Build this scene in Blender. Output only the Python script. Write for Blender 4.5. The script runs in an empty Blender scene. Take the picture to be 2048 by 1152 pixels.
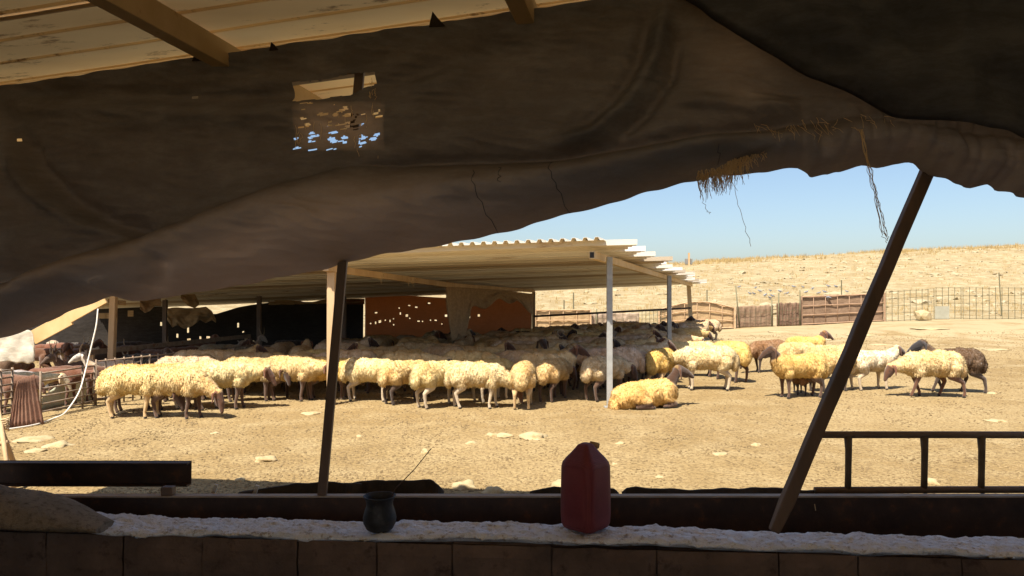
import bpy, bmesh, math, random
import numpy as np
from mathutils import Vector, Matrix, noise

random.seed(7)
RNG = np.random.default_rng(7)
SC = bpy.context.scene
COL = SC.collection
R = math.radians

# ------------------------------------------------------------------ camera
EYE = 1.67            # eye height above the yard
FPX = 1500.0          # focal length in pixels of the 2048 px wide photograph
HY = 588.0            # row of the horizon
cam_d = bpy.data.cameras.new('camera')
cam_d.lens = FPX / 2048 * 36
cam_d.sensor_width = 36
cam_d.clip_start = 0.05
cam_d.clip_end = 3000
cam = bpy.data.objects.new('camera', cam_d)
COL.objects.link(cam)
cam.location = (0, 0, EYE)
cam.rotation_euler = (R(90) + math.atan((HY - 576) / FPX), 0, 0)
SC.camera = cam

# ------------------------------------------------------------------ light
SUN_EL = R(58)
SUN_AZ = math.atan2(-0.50, -0.80)      # direction towards the sun, x then y (behind the viewer, a bit to the left)
wd = bpy.data.worlds.new('World')
SC.world = wd
wd.use_nodes = True
wn = wd.node_tree.nodes
wl = wd.node_tree.links
for n in list(wn):
    wn.remove(n)
sky = wn.new('ShaderNodeTexSky')
sky.sky_type = 'NISHITA'
sky.sun_disc = False
sky.sun_elevation = SUN_EL
sky.sun_rotation = SUN_AZ
sky.altitude = 300
sky.air_density = 1.0
sky.dust_density = 2.0
sky.ozone_density = 2.2
bg = wn.new('ShaderNodeBackground')
bg.inputs['Strength'].default_value = 0.074
wo = wn.new('ShaderNodeOutputWorld')
wl.new(sky.outputs[0], bg.inputs[0])
wl.new(bg.outputs[0], wo.inputs[0])

sl = bpy.data.lights.new('sun', 'SUN')
sl.energy = 4.8
sl.angle = R(0.53)
sl.color = (1.0, 0.91, 0.76)
sun = bpy.data.objects.new('sun', sl)
COL.objects.link(sun)
to_sun = Vector((math.sin(SUN_AZ) * math.cos(SUN_EL), math.cos(SUN_AZ) * math.cos(SUN_EL), math.sin(SUN_EL)))
sun.rotation_euler = to_sun.to_track_quat('Z', 'Y').to_euler()
sun.location = (-20, -25, 40)

SC.view_settings.view_transform = 'Standard'
SC.view_settings.look = 'None'
SC.view_settings.gamma = 1.0
SC.view_settings.exposure = 1.15
SC.cycles.max_bounces = 10
SC.cycles.diffuse_bounces = 6
SC.cycles.glossy_bounces = 3
SC.cycles.transmission_bounces = 6
SC.cycles.caustics_reflective = False
SC.cycles.caustics_refractive = False
SC.cycles.sample_clamp_indirect = 8

# ------------------------------------------------------------------ helpers
def at(px, py, d):
    """the point at depth d that the photograph's pixel px, py looks at"""
    return Vector(((px - 1024) / FPX * d, d, EYE + (HY - py) / FPX * d))

def gp(px, py):
    d = EYE * FPX / (py - HY)
    return Vector(((px - 1024) / FPX * d, d, 0))

TH = R(10.4)
WN = Vector((math.sin(TH), math.cos(TH), 0))      # outward normal of the shelter's open side
WS = Vector((math.cos(TH), -math.sin(TH), 0))     # along that side, to the right

def on_wall(px, py, k):
    """point where that pixel meets the upright plane k metres out along WN"""
    dx = (px - 1024) / FPX
    d = k / (WN.y + WN.x * dx)
    return at(px, py, d)

def smooth(t):
    t = max(0.0, min(1.0, t))
    return t * t * (3 - 2 * t)

def lerp(a, b, t):
    return a + (b - a) * t

def interp(pts, x):
    if x <= pts[0][0]:
        return pts[0][1]
    for (x0, y0), (x1, y1) in zip(pts, pts[1:]):
        if x <= x1:
            t = (x - x0) / (x1 - x0)
            return lerp(y0, y1, t)
    return pts[-1][1]

def ninterp(pts, x):
    xs = [p[0] for p in pts]; ys = [p[1] for p in pts]
    return np.interp(x, xs, ys)

def nz(x, y=0.0, z=0.0):
    return noise.noise(Vector((x, y, z)))

class MB:
    """collects shapes and links them as one mesh object"""
    def __init__(s):
        s.v = []; s.f = []
    def add(s, vs, fs):
        o = len(s.v)
        s.v.extend([tuple(v) for v in vs])
        s.f.extend([tuple(i + o for i in f) for f in fs])
    def box(s, c, size, M=None):
        hx, hy, hz = size[0] / 2, size[1] / 2, size[2] / 2
        c = Vector(c)
        vs = [Vector((sx * hx, sy * hy, sz * hz)) for sz in (-1, 1) for sy in (-1, 1) for sx in (-1, 1)]
        if M is not None:
            vs = [M @ v for v in vs]
        s.add([v + c for v in vs], [(0, 2, 3, 1), (4, 5, 7, 6), (0, 1, 5, 4), (2, 6, 7, 3), (0, 4, 6, 2), (1, 3, 7, 5)])
    def beam(s, a, b, w, h, up=(0, 0, 1)):
        """rectangular bar from a to b: w across, h along up"""
        a = Vector(a); b = Vector(b)
        d = (b - a).normalized()
        x = d.cross(Vector(up))
        if x.length < 1e-4:
            x = d.cross(Vector((0, 1, 0)))
        x.normalize()
        y = x.cross(d).normalized()
        vs = []
        for p in (a, b):
            for sx, sy in ((-1, -1), (1, -1), (1, 1), (-1, 1)):
                vs.append(p + x * (sx * w / 2) + y * (sy * h / 2))
        s.add(vs, [(3, 2, 1, 0), (4, 5, 6, 7), (0, 1, 5, 4), (1, 2, 6, 5), (2, 3, 7, 6), (3, 0, 4, 7)])
    def tube(s, pts, rad, n=8, cap=True):
        pts = [Vector(p) for p in pts]
        if not hasattr(rad, '__len__'):
            rad = [rad] * len(pts)
        rings = []
        ref = None
        for i, p in enumerate(pts):
            d = (pts[min(i + 1, len(pts) - 1)] - pts[max(i - 1, 0)])
            if d.length < 1e-9:
                d = Vector((0, 0, 1))
            d.normalize()
            if ref is None:
                ref = d.orthogonal().normalized()
            ref = (ref - d * ref.dot(d))
            if ref.length < 1e-6:
                ref = d.orthogonal()
            ref.normalize()
            bi = d.cross(ref)
            rings.append([p + (ref * math.cos(2 * math.pi * k / n) + bi * math.sin(2 * math.pi * k / n)) * rad[i] for k in range(n)])
        vs = [v for r in rings for v in r]
        fs = []
        for i in range(len(pts) - 1):
            for k in range(n):
                a = i * n + k; b = i * n + (k + 1) % n
                fs.append((a, b, b + n, a + n))
        if cap:
            fs.append(tuple(range(n))[::-1])
            fs.append(tuple((len(pts) - 1) * n + k for k in range(n)))
        s.add(vs, fs)
    def grid(s, P, flip=False, skip=None):
        """P[i][j] points"""
        ni = len(P); nj = len(P[0])
        vs = [p for row in P for p in row]
        fs = []
        for i in range(ni - 1):
            for j in range(nj - 1):
                if skip and skip(i, j):
                    continue
                q = (i * nj + j, i * nj + j + 1, (i + 1) * nj + j + 1, (i + 1) * nj + j)
                fs.append(q[::-1] if flip else q)
        s.add(vs, fs)
    def lathe(s, prof, c=(0, 0, 0), n=32):
        c = Vector(c)
        vs = []; fs = []
        for (r, z) in prof:
            for k in range(n):
                a = 2 * math.pi * k / n
                vs.append(c + Vector((r * math.cos(a), r * math.sin(a), z)))
        for i in range(len(prof) - 1):
            for k in range(n):
                a = i * n + k; b = i * n + (k + 1) % n
                fs.append((a, b, b + n, a + n))
        s.add(vs, fs)
    def rock(s, c, size, seed, sub=1, rough=.25, flat=0.0):
        bm = bmesh.new()
        bmesh.ops.create_icosphere(bm, subdivisions=sub, radius=1)
        vs = []
        for v in bm.verts:
            k = 1 + rough * nz(v.co.x * 1.3 + seed * 7.1, v.co.y * 1.3 + seed * 3.3, v.co.z * 1.3) * 2
            p = v.co * k
            vs.append(Vector((p.x * size[0], p.y * size[1], p.z * size[2])) + Vector(c))
        fs = [tuple(v.index for v in f.verts) for f in bm.faces]
        bm.free()
        s.add(vs, fs)
    def mesh(s, name, mat, smooth_shade=False):
        me = bpy.data.meshes.new(name)
        me.from_pydata(s.v, [], s.f)
        if mat is not None:
            me.materials.append(mat)
        if smooth_shade:
            me.polygons.foreach_set('use_smooth', [True] * len(me.polygons))
        me.update()
        return me
    def build(s, name, mat, parent=None, smooth_shade=False, bevel=0.0):
        me = s.mesh(name, mat, smooth_shade)
        o = bpy.data.objects.new(name, me)
        COL.objects.link(o)
        if parent is not None:
            o.parent = parent
        if bevel:
            m = o.modifiers.new('bevel', 'BEVEL'); m.width = bevel; m.segments = 2; m.limit_method = 'ANGLE'
        return o

def link_mesh(name, me, parent=None, loc=None):
    o = bpy.data.objects.new(name, me)
    COL.objects.link(o)
    if parent is not None:
        o.parent = parent
    if loc is not None:
        o.location = loc
    return o

def tag(o, label=None, cat=None, group=None, kind=None):
    if label: o['label'] = label
    if cat: o['category'] = cat
    if group: o['group'] = group
    if kind: o['kind'] = kind
    return o

def empty(name, loc=(0, 0, 0)):
    o = bpy.data.objects.new(name, None)
    o.empty_display_size = .1
    COL.objects.link(o)
    o.location = loc
    return o

# ------------------------------------------------------------------ materials
class NT:
    def __init__(s, name):
        s.m = bpy.data.materials.new(name)
        s.m.use_nodes = True
        s.t = s.m.node_tree
        s.n = s.t.nodes
        s.p = s.n['Principled BSDF']
        s.out = s.n['Material Output']
    def new(s, t, **kw):
        n = s.n.new(t)
        for k, v in kw.items():
            setattr(n, k, v)
        return n
    def link(s, a, b):
        s.t.links.new(a, b)
    def coord(s, kind='Object', scale=None):
        tc = s.new('ShaderNodeTexCoord')
        if scale is None:
            return tc.outputs[kind]
        mp = s.new('ShaderNodeMapping')
        mp.inputs['Scale'].default_value = scale if hasattr(scale, '__len__') else (scale,) * 3
        s.link(tc.outputs[kind], mp.inputs[0])
        return mp.outputs[0]
    def noise(s, co, scale, detail=4, rough=.6, dist=0):
        n = s.new('ShaderNodeTexNoise')
        n.inputs['Scale'].default_value = scale
        n.inputs['Detail'].default_value = detail
        n.inputs['Roughness'].default_value = rough
        n.inputs['Distortion'].default_value = dist
        s.link(co, n.inputs['Vector'])
        return n.outputs['Fac']
    def ramp(s, fac, stops):
        r = s.new('ShaderNodeValToRGB')
        e = r.color_ramp.elements
        while len(e) < len(stops):
            e.new(.5)
        for k, (p, c) in enumerate(stops):
            e[k].position = p
            e[k].color = (c, c, c, 1) if not hasattr(c, '__len__') else (*c, 1)
        s.link(fac, r.inputs[0])
        return r.outputs[0]
    def mix(s, fac, a, b, mode='MIX'):
        m = s.new('ShaderNodeMix', data_type='RGBA', blend_type=mode)
        for sock, v in ((m.inputs[0], fac), (m.inputs[6], a), (m.inputs[7], b)):
            if hasattr(v, 'is_linked'):
                s.link(v, sock)
            elif hasattr(v, '__len__'):
                sock.default_value = (*v, 1)
            else:
                sock.default_value = v
        return m.outputs[2]
    def bump(s, h, strength=.5, dist=.01, normal=None):
        b = s.new('ShaderNodeBump')
        b.inputs['Strength'].default_value = strength
        b.inputs['Distance'].default_value = dist
        s.link(h, b.inputs['Height'])
        if normal is not None:
            s.link(normal, b.inputs['Normal'])
        return b.outputs[0]
    def set(s, color=None, rough=None, metal=None, spec=None, normal=None):
        for key, v in (('Base Color', color), ('Roughness', rough), ('Metallic', metal), ('Specular IOR Level', spec), ('Normal', normal)):
            if v is None:
                continue
            sock = s.p.inputs[key]
            if hasattr(v, 'is_linked'):
                s.link(v, sock)
            elif hasattr(v, '__len__'):
                sock.default_value = (*v, 1)
            else:
                sock.default_value = v
        return s

def mat_mottled(name, c1, c2, scale=6, rough=.8, metal=0, bump=.3, bscale=30, spots=None, stretch=(1, 1, 1), spec=.3):
    m = NT(name)
    co = m.coord('Object', stretch)
    f = m.noise(co, scale, 6, .65)
    col = m.mix(m.ramp(f, [(.35, 0), (.65, 1)]), c1, c2)
    if spots:
        sc, c3, lo, hi = spots
        g = m.noise(co, sc, 5, .7)
        col = m.mix(m.ramp(g, [(lo, 0), (hi, 1)]), col, c3)
    h = m.noise(co, bscale, 4, .6)
    m.set(color=col, rough=rough, metal=metal, spec=spec, normal=m.bump(h, bump, .01))
    return m.m

def mat_cloth(name, c1, c2, trans=.2, tcol=(.5, .3, .15), scale=3, weave=260, bump=.25, holes=None):
    """canvas: dull, a little light comes through it"""
    m = NT(name)
    co = m.coord('Object')
    f = m.noise(co, scale, 6, .65)
    col = m.mix(m.ramp(f, [(.3, 0), (.7, 1)]), c1, c2)
    st = m.noise(m.coord('Object', (1, 1, 3.5)), 5.5, 7, .75)
    col = m.mix(m.ramp(st, [(.42, .6), (.62, 0)]), col, (.50, .48, .46), 'MULTIPLY')
    h = m.noise(co, weave, 2, .5)
    h2 = m.noise(co, 14, 4, .6)
    nm = m.bump(h2, bump, .02, m.bump(h, bump, .003))
    m.set(color=col, rough=.95, spec=.1, normal=nm)
    tr = m.new('ShaderNodeBsdfTranslucent')
    tr.inputs['Color'].default_value = (*tcol, 1)
    m.link(nm, tr.inputs['Normal'])
    mx = m.new('ShaderNodeMixShader')
    mx.inputs[0].default_value = trans
    m.link(m.p.outputs[0], mx.inputs[1]); m.link(tr.outputs[0], mx.inputs[2])
    m.link(mx.outputs[0], m.out.inputs['Surface'])
    return m, mx

# ground: trodden dust, dung crumbs, pale patches
def mat_ground():
    m = NT('trodden_dust')
    co = m.coord('Object')
    big = m.noise(co, .22, 5, .6)
    mid = m.noise(co, 1.6, 6, .65)
    fine = m.noise(co, 26, 5, .75)
    vor = m.new('ShaderNodeTexVoronoi'); vor.inputs['Scale'].default_value = 24
    m.link(co, vor.inputs['Vector'])
    col = m.mix(m.ramp(big, [(.42, 0), (.60, 1)]), (.27, .190, .088), (.34, .252, .128))
    col = m.mix(m.ramp(mid, [(.45, 0), (.7, 1)]), col, (.365, .28, .15))
    col = m.mix(m.ramp(fine, [(.35, 0), (.53, 1)]), (.145, .098, .047), col)
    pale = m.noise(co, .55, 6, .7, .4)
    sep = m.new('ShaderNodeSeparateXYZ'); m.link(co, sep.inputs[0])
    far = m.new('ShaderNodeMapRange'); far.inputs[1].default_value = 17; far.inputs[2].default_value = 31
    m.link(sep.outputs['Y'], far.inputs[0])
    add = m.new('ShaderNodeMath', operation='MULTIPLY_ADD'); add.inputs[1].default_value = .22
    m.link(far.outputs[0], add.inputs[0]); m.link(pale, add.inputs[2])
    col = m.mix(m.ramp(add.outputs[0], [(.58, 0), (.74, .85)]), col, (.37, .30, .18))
    h1 = m.bump(vor.outputs['Distance'], .6, .02)
    h2 = m.bump(fine, .7, .02, h1)
    m.set(color=col, rough=.95, spec=.1, normal=h2)
    return m.m

def mat_hill():
    m = NT('dry_limestone_slope')
    co = m.coord('Object', (1, 1, 2.6))
    a = m.noise(co, .16, 6, .6)
    b = m.noise(co, .9, 7, .7)
    c = m.noise(co, 4.0, 6, .7)
    col = m.mix(m.ramp(a, [(.35, 0), (.65, 1)]), (.26, .197, .105), (.32, .255, .148))
    col = m.mix(m.ramp(b, [(.46, 0), (.60, 1)]), col, (.38, .32, .20))
    col = m.mix(m.ramp(c, [(.36, 1), (.46, 0)]), col, (.22, .155, .075))
    m.set(color=col, rough=.95, spec=.1, normal=m.bump(b, .8, .25, m.bump(c, .7, .08)))
    return m.m

M_ground = mat_ground()
M_hill = mat_hill()
M_stone = mat_mottled('pale_limestone', (.36, .285, .16), (.43, .35, .215), 5, .9, 0, .5, 22, (7, (.32, .23, .11), .48, .66))
M_clod = mat_mottled('dung_clod', (.13, .088, .043), (.30, .22, .115), 3.1, .95, 0, .2, 40)
M_hrock = mat_mottled('hill_rock', (.28, .23, .14), (.38, .325, .215), .6, .95, 0, .5, 4, (1.7, (.22, .16, .085), .52, .62))
M_grass = mat_mottled('dry_grass', (.31, .215, .09), (.40, .29, .13), .5, .95, 0, 0, 4)
M_zinc = mat_mottled('galvanised_post', (.30, .31, .31), (.39, .40, .40), 9, .55, .25, .05, 60, (30, (.42, .40, .36), .6, .75))
M_roofsheet = mat_mottled('old_roof_sheet', (.66, .60, .50), (.76, .71, .62), 1.4, .6, .0, .1, 30, (2.2, (.40, .26, .14), .60, .72), (.35, 1, 1))
m_ = NT('yellowed_sheet_added_glow')
co_ = m_.coord('Object', (.5, 1.4, 1))
c_ = m_.mix(m_.ramp(m_.noise(co_, 1.2, 6, .65), [(.35, 0), (.65, 1)]), (.88, .64, .31), (.92, .72, .40))
c_ = m_.mix(m_.ramp(m_.noise(co_, 6, 6, .75), [(.58, 0), (.66, 1)]), c_, (.20, .11, .05))
c_ = m_.mix(m_.ramp(m_.noise(co_, .8, 4, .6), [(.45, 0), (.75, .6)]), c_, (.42, .26, .12))
m_.set(color=c_, rough=.5, spec=.4)
t_ = m_.new('ShaderNodeBsdfTranslucent'); m_.link(c_, t_.inputs['Color'])
x_ = m_.new('ShaderNodeMixShader'); x_.inputs[0].default_value = .042  # slight translucency added so the ceiling glows and brightens the inside
m_.link(m_.p.outputs[0], x_.inputs[1]); m_.link(t_.outputs[0], x_.inputs[2]); m_.link(x_.outputs[0], m_.out.inputs['Surface'])
M_tentroof = m_.m
M_timber = mat_mottled('sunbleached_timber', (.42, .28, .15), (.56, .40, .24), 4, .85, 0, .3, 40, (8, (.22, .13, .07), .58, .75), (1, 1, .2))
M_beamtan = mat_mottled('tan_beam_paint', (.50, .37, .20), (.60, .46, .28), 3, .7, 0, .1, 30, (9, (.30, .17, .08), .62, .75))
M_steel = mat_mottled('dark_rusty_steel', (.045, .03, .025), (.085, .05, .035), 7, .6, .3, .2, 60, (14, (.14, .06, .03), .58, .72))
M_dkpole = mat_mottled('dark_wood_pole', (.085, .055, .04), (.15, .095, .062), 9, .6, 0, .3, 40, None, (1, 1, .15), .5)
M_rustred = mat_mottled('rusty_corrugated_iron', (.16, .078, .05), (.25, .14, .095), 5, .85, .1, .25, 50, (11, (.14, .055, .035), .55, .7))
M_rail = mat_mottled('weathered_pipe', (.20, .15, .105), (.30, .23, .17), 10, .7, .2, .1, 60, (12, (.22, .09, .05), .55, .68))
M_fencetan = mat_mottled('tan_gate_frame', (.40, .26, .15), (.52, .36, .22), 6, .8, .1, .1, 40, (10, (.26, .13, .07), .58, .7))
M_wire = mat_mottled('fence_wire', (.13, .12, .07), (.20, .18, .11), 5, .7, .3, 0, 10)
M_block = mat_mottled('sooty_block', (.10, .072, .06), (.17, .12, .095), 5, .95, 0, .8, 26, (12, (.06, .04, .035), .56, .7))
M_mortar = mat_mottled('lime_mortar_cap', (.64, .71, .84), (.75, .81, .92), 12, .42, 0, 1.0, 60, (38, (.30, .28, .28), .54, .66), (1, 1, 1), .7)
M_pot = mat_mottled('sooty_dark_pot', (.022, .024, .03), (.045, .05, .062), 16, .6, .4, .1, 60, (20, (.07, .07, .075), .55, .7), (1, 1, 1), .5)
M_rubber = mat_mottled('black_rubber_sheet', (.022, .018, .016), (.05, .04, .034), 9, .7, 0, .3, 30)
M_black = mat_mottled('black_plate', (.02, .02, .02), (.035, .03, .03), 6, .6, 0, 0, 10)
M_hose = mat_mottled('pale_hose', (.66, .62, .55), (.74, .70, .62), 10, .6, 0, 0, 10)
M_straw = mat_mottled('straw_coloured_thread', (.55, .41, .24), (.68, .53, .33), 30, .9, 0, 0, 10)
M_burlap = mat_mottled('burlap', (.20, .165, .125), (.30, .25, .19), 8, .95, 0, .7, 180, (40, (.10, .075, .05), .5, .7))
M_sackpale = mat_mottled('pale_green_sack', (.46, .48, .36), (.58, .58, .45), 7, .85, 0, .3, 30, (12, (.33, .30, .20), .6, .75))
M_woodlight = mat_mottled('tan_plywood', (.55, .36, .16), (.66, .46, .24), 3, .8, 0, .1, 30, None, (1, 1, .4))
M_cap = mat_mottled('tan_screw_cap', (.36, .23, .10), (.44, .29, .14), 10, .6, 0, .1, 30)
M_bird = mat_mottled('pigeon_plumage', (.16, .17, .20), (.26, .27, .30), 9, .8, 0, 0, 10, (14, (.06, .06, .07), .55, .6))
M_horn = mat_mottled('ridged_horn', (.25, .18, .11), (.34, .26, .17), 20, .7, 0, .4, 60)

m_, mx_ = mat_cloth('dark_canvas', (.066, .080, .104), (.145, .162, .195), .16, (.62, .45, .32), 3.0)
# worn patch lets light through; the pouch is made translucent to add glow
at_ = m_.new('ShaderNodeAttribute'); at_.attribute_name = 'thin'
ma_ = m_.new('ShaderNodeMath', operation='MULTIPLY_ADD'); ma_.inputs[1].default_value = .42; ma_.inputs[2].default_value = .08
m_.link(at_.outputs['Fac'], ma_.inputs[0]); m_.link(ma_.outputs[0], mx_.inputs[0])
M_tarp = m_.m
M_darkcloth = mat_cloth('dark_inner_canvas', (.03, .024, .02), (.05, .04, .032), .0)[0].m
M_overcloth = mat_cloth('slate_felt_canvas', (.062, .070, .092), (.115, .122, .145), .04, (.3, .2, .12), 3)[0].m
M_orange = mat_cloth('orange_sacking', (.30, .155, .088), (.40, .23, .13), .6, (.47, .265, .14), 2.5, 60)[0].m
M_blacktarp = mat_cloth('black_plastic_sheet', (.045, .04, .037), (.075, .066, .06), .04, (.2, .15, .1), 1.5, 40)[0].m
M_tancloth = mat_cloth('tan_dusty_canvas', (.52, .36, .20), (.64, .46, .28), .3, (.5, .3, .15), 4, 90)[0].m
M_ragtan = mat_cloth('tan_ragged_sack', (.50, .36, .20), (.60, .45, .27), .3, (.6, .42, .22), 6, 90)[0].m
M_whitecloth = mat_cloth('white_sheet', (.76, .70, .58), (.82, .77, .66), .25, (.8, .7, .5), 4, 90)[0].m
M_browncloth = mat_cloth('brown_fence_cloth', (.27, .18, .125), (.36, .25, .17), .15, (.4, .25, .14), 3, 40)[0].m
M_pinkcloth = mat_cloth('pinkish_fence_cloth', (.47, .36, .27), (.54, .43, .33), .2, (.5, .35, .25), 3, 40)[0].m
M_gatecloth = mat_cloth('tan_gate_sheet', (.48, .33, .18), (.58, .42, .25), .1, (.5, .35, .2), 2, 40)[0].m

# ------------------------------------------------------------------ terrain
def terr(x, y):
    h = 0.0
    hh = max(2.2, 6.2 + .052 * (x - 27))
    t = (y - 38) / 74.0
    if t > 0:
        s = t if t < 1 else 1.0
        s = s * s * (3 - 2 * s) * .55 + .45 * s
        h += hh * s * (1 - .1 * smooth((y - 112) / 80))
        amp = smooth(t * 5)
        h += amp * (.35 * nz(x * .045, y * .06) + .16 * nz(x * .16, y * .22, 3) + .06 * nz(x * .6, y * .8, 5))
    h += .32 * smooth((x - 11) / 11) * smooth((y - 25) / 12)
    h += .10 * smooth((x - 9) / 3) * smooth((y - 29) / 2.0) * smooth((46 - y) / 8)
    if y > 5:
        k = smooth((y - 5) / 4)
        h += k * (.030 * nz(x * .35, y * .35, 9) + .012 * nz(x * 1.4, y * 1.4, 4))
    return h

def sheet(xs, ys):
    return [[(x, y, terr(x, y)) for x in xs] for y in ys]

def spaced(a, b, n, p=1.0):
    return [a + (b - a) * (i / n) ** p for i in range(n + 1)]

g = MB()
g.grid(sheet(spaced(-40, 42, 150), spaced(-60, 5, 14) + spaced(5, 38, 150, 1.25)[1:]))
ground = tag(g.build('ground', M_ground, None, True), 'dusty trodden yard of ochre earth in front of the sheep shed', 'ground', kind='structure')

h = MB()
yy = spaced(38, 112, 110, 1.25) + spaced(112, 420, 24, 1.4)[1:]
rows = []
for y in yy:
    w = max(1.0, y / 60)
    rows.append([(x, y, terr(x, y)) for x in spaced(-110 * w if y < 112 else -300, 120 * w if y < 112 else 340, 170)])
h.grid(rows)
hill = tag(h.build('hill', M_hill, None, True), 'pale stony hillside with dry grass behind the yard', 'hill', kind='structure')

# crumbs of dung and earth over the yard: nobody could count them
cl = MB()
octa_v = [(1, 0, 0), (-1, 0, 0), (0, 1, 0), (0, -1, 0), (0, 0, 1), (0, 0, -.6)]
octa_f = [(0, 2, 4), (2, 1, 4), (1, 3, 4), (3, 0, 4), (2, 0, 5), (1, 2, 5), (3, 1, 5), (0, 3, 5)]
n_cl = 0
while n_cl < 36000:
    d = 5.3 + 25 * random.random() ** 1.9
    x = random.uniform(-.74, .74) * d
    if nz(x * .5, d * .5, 2) + .35 * nz(x * 2, d * 2, 7) < random.uniform(-.75, .25):
        continue
    r = random.uniform(.006, .016) * (1 + .035 * (d - 6))
    a = random.uniform(0, 6.28); ca, sa = math.cos(a), math.sin(a)
    sx, sy, sz = r * random.uniform(.7, 1.5), r * random.uniform(.7, 1.3), r * random.uniform(.45, .9)
    z = terr(x, d) + sz * .25
    cl.add([(x + (vx * sx * ca - vy * sy * sa), d + (vx * sx * sa + vy * sy * ca), z + vz * sz) for vx, vy, vz in octa_v], octa_f)
    n_cl += 1
tag(cl.build('dung_crumbs', M_clod), 'crumbs of dry dung and earth scattered over the yard', 'dirt', kind='stuff')

# pale stones bedded in the yard
stone_px = [(1070, 876, 46, .10), (1010, 872, 30, .05), (985, 870, 22, .05), (850, 903, 16, .07), (530, 920, 40, .06), (625, 826, 30, .04), (690, 795, 18, .04),
            (480, 962, 16, .06), (1140, 972, 60, .12), (930, 975, 36, .10), (985, 985, 34, .09), (990, 930, 34, .03), (940, 885, 20, .04), (1440, 910, 24, .03),
            (1390, 877, 14, .04), (1510, 890, 18, .03), (1860, 965, 28, .06), (1760, 945, 20, .03), (120, 893, 44, .07), (65, 880, 60, .06), (170, 860, 20, .04),
            (245, 828, 18, .05), (350, 830, 22, .04), (560, 885, 18, .03), (75, 905, 30, .05), (1240, 890, 12, .03), (1590, 830, 26, .02), (1990, 842, 34, .03),
            (720, 870, 14, .03), (800, 935, 16, .03), (430, 868, 14, .03), (1320, 955, 16, .03), (1450, 975, 14, .03), (1230, 930, 12, .03),
            (1800, 722, 44, .06), (1930, 690, 60, .06), (2000, 700, 50, .05), (1860, 668, 60, .08), (1990, 672, 80, .10), (1720, 672, 50, .07), (1560, 668, 40, .05),
            (1480, 676, 34, .05), (1640, 678, 44, .05), (1760, 690, 36, .05), (2030, 742, 40, .04), (1900, 735, 26, .04), (1985, 785, 20, .03), (1700, 705, 30, .04)]
for i, (px, py, w, hz) in enumerate(stone_px):
    if i % 3 == 2 and i > 8: continue
    hz *= .7
    p = gp(px, py)
    rw = w / FPX * p.y
    st = MB()
    st.rock((0, 0, 0), (rw * .60, min(rw * .55, .55), hz), i, 3, .30)
    o = st.build('stone', M_stone, ground, True)
    o.location = (p.x, p.y, terr(p.x, p.y) - hz * .15)
    o.rotation_euler = (0, 0, random.uniform(-.5, .5))

# stones and dry tufts on the hillside
hr = MB()
bm = bmesh.new(); bmesh.ops.create_icosphere(bm, subdivisions=1, radius=1)
ico_v = [v.co.copy() for v in bm.verts]; ico_f = [tuple(v.index for v in f.verts) for f in bm.faces]; bm.free()
for i in range(2400):
    y = 40 + 72 * random.random() ** .9
    x = random.uniform(-.72, .74) * y
    band = nz(x * .05, y * .16, 1)
    if band < random.uniform(-.5, .45):
        continue
    r = random.uniform(.08, .34) * (1.6 if random.random() < .1 else 1)
    z = terr(x, y)
    a = random.uniform(0, 6.28); ca, sa = math.cos(a), math.sin(a)
    sx, sy, sz = r * random.uniform(.9, 2.2), r * random.uniform(.7, 1.2), r * random.uniform(.35, .7)
    s0 = random.uniform(0, 90)
    vs = []
    for v in ico_v:
        k = 1 + .5 * nz(v.x * 1.4 + s0, v.y * 1.4, v.z * 1.4)
        px_, py_, pz_ = v.x * sx * k, v.y * sy * k, v.z * sz * k
        vs.append((x + px_ * ca - py_ * sa, y + px_ * sa + py_ * ca, z + pz_))
    hr.add(vs, ico_f)
tag(hr.build('hillside_rubble', M_hrock), 'pale limestone rubble strewn over the hillside', 'rubble', kind='stuff')

gr = MB()
def tuft(b, x, y, z, hgt, n, spread):
    for k in range(n):
        a = random.uniform(0, 6.28); l = hgt * random.uniform(.5, 1)
        bx, by = x + random.uniform(-1, 1) * spread, y + random.uniform(-1, 1) * spread
        dx, dy = math.cos(a) * l * .35, math.sin(a) * l * .35
        w = hgt * .035 + .004
        b.add([(bx - w, by, z - .02), (bx + w, by, z - .02), (bx + dx, by + dy, z + l)], [(0, 1, 2)])
for i in range(2000):
    y = random.uniform(96, 122)
    x = random.uniform(.2, .76) * y
    if nz(x * .12, y * .05, 6) + .5 * nz(x * .5, 2) < random.uniform(-.35, .45): continue
    tuft(gr, x, y, terr(x, y), random.uniform(.25, .75), 9, .28)
for i in range(2200):
    y = 40 + 70 * random.random()
    x = random.uniform(-.1, .74) * y
    tuft(gr, x, y, terr(x, y), random.uniform(.15, .38), 7, .22)
tag(gr.build('dry_grass', M_grass), 'dry straw coloured grass tufts along the hill crest', 'grass', kind='stuff')

# ------------------------------------------------------------------ the shelter the viewer stands in
shelter = empty('shelter')
tag(shelter, 'dark shelter with a low roof of yellowed metal sheets on rafters overhead', 'shelter')
def roof_z(s):
    return 2.93 + .074 * s
def tent_pt(s, k, dz=0):
    p = WS * s + WN * k
    return Vector((p.x, p.y, roof_z(s) + dz))
K_OUT = 4.62
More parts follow.
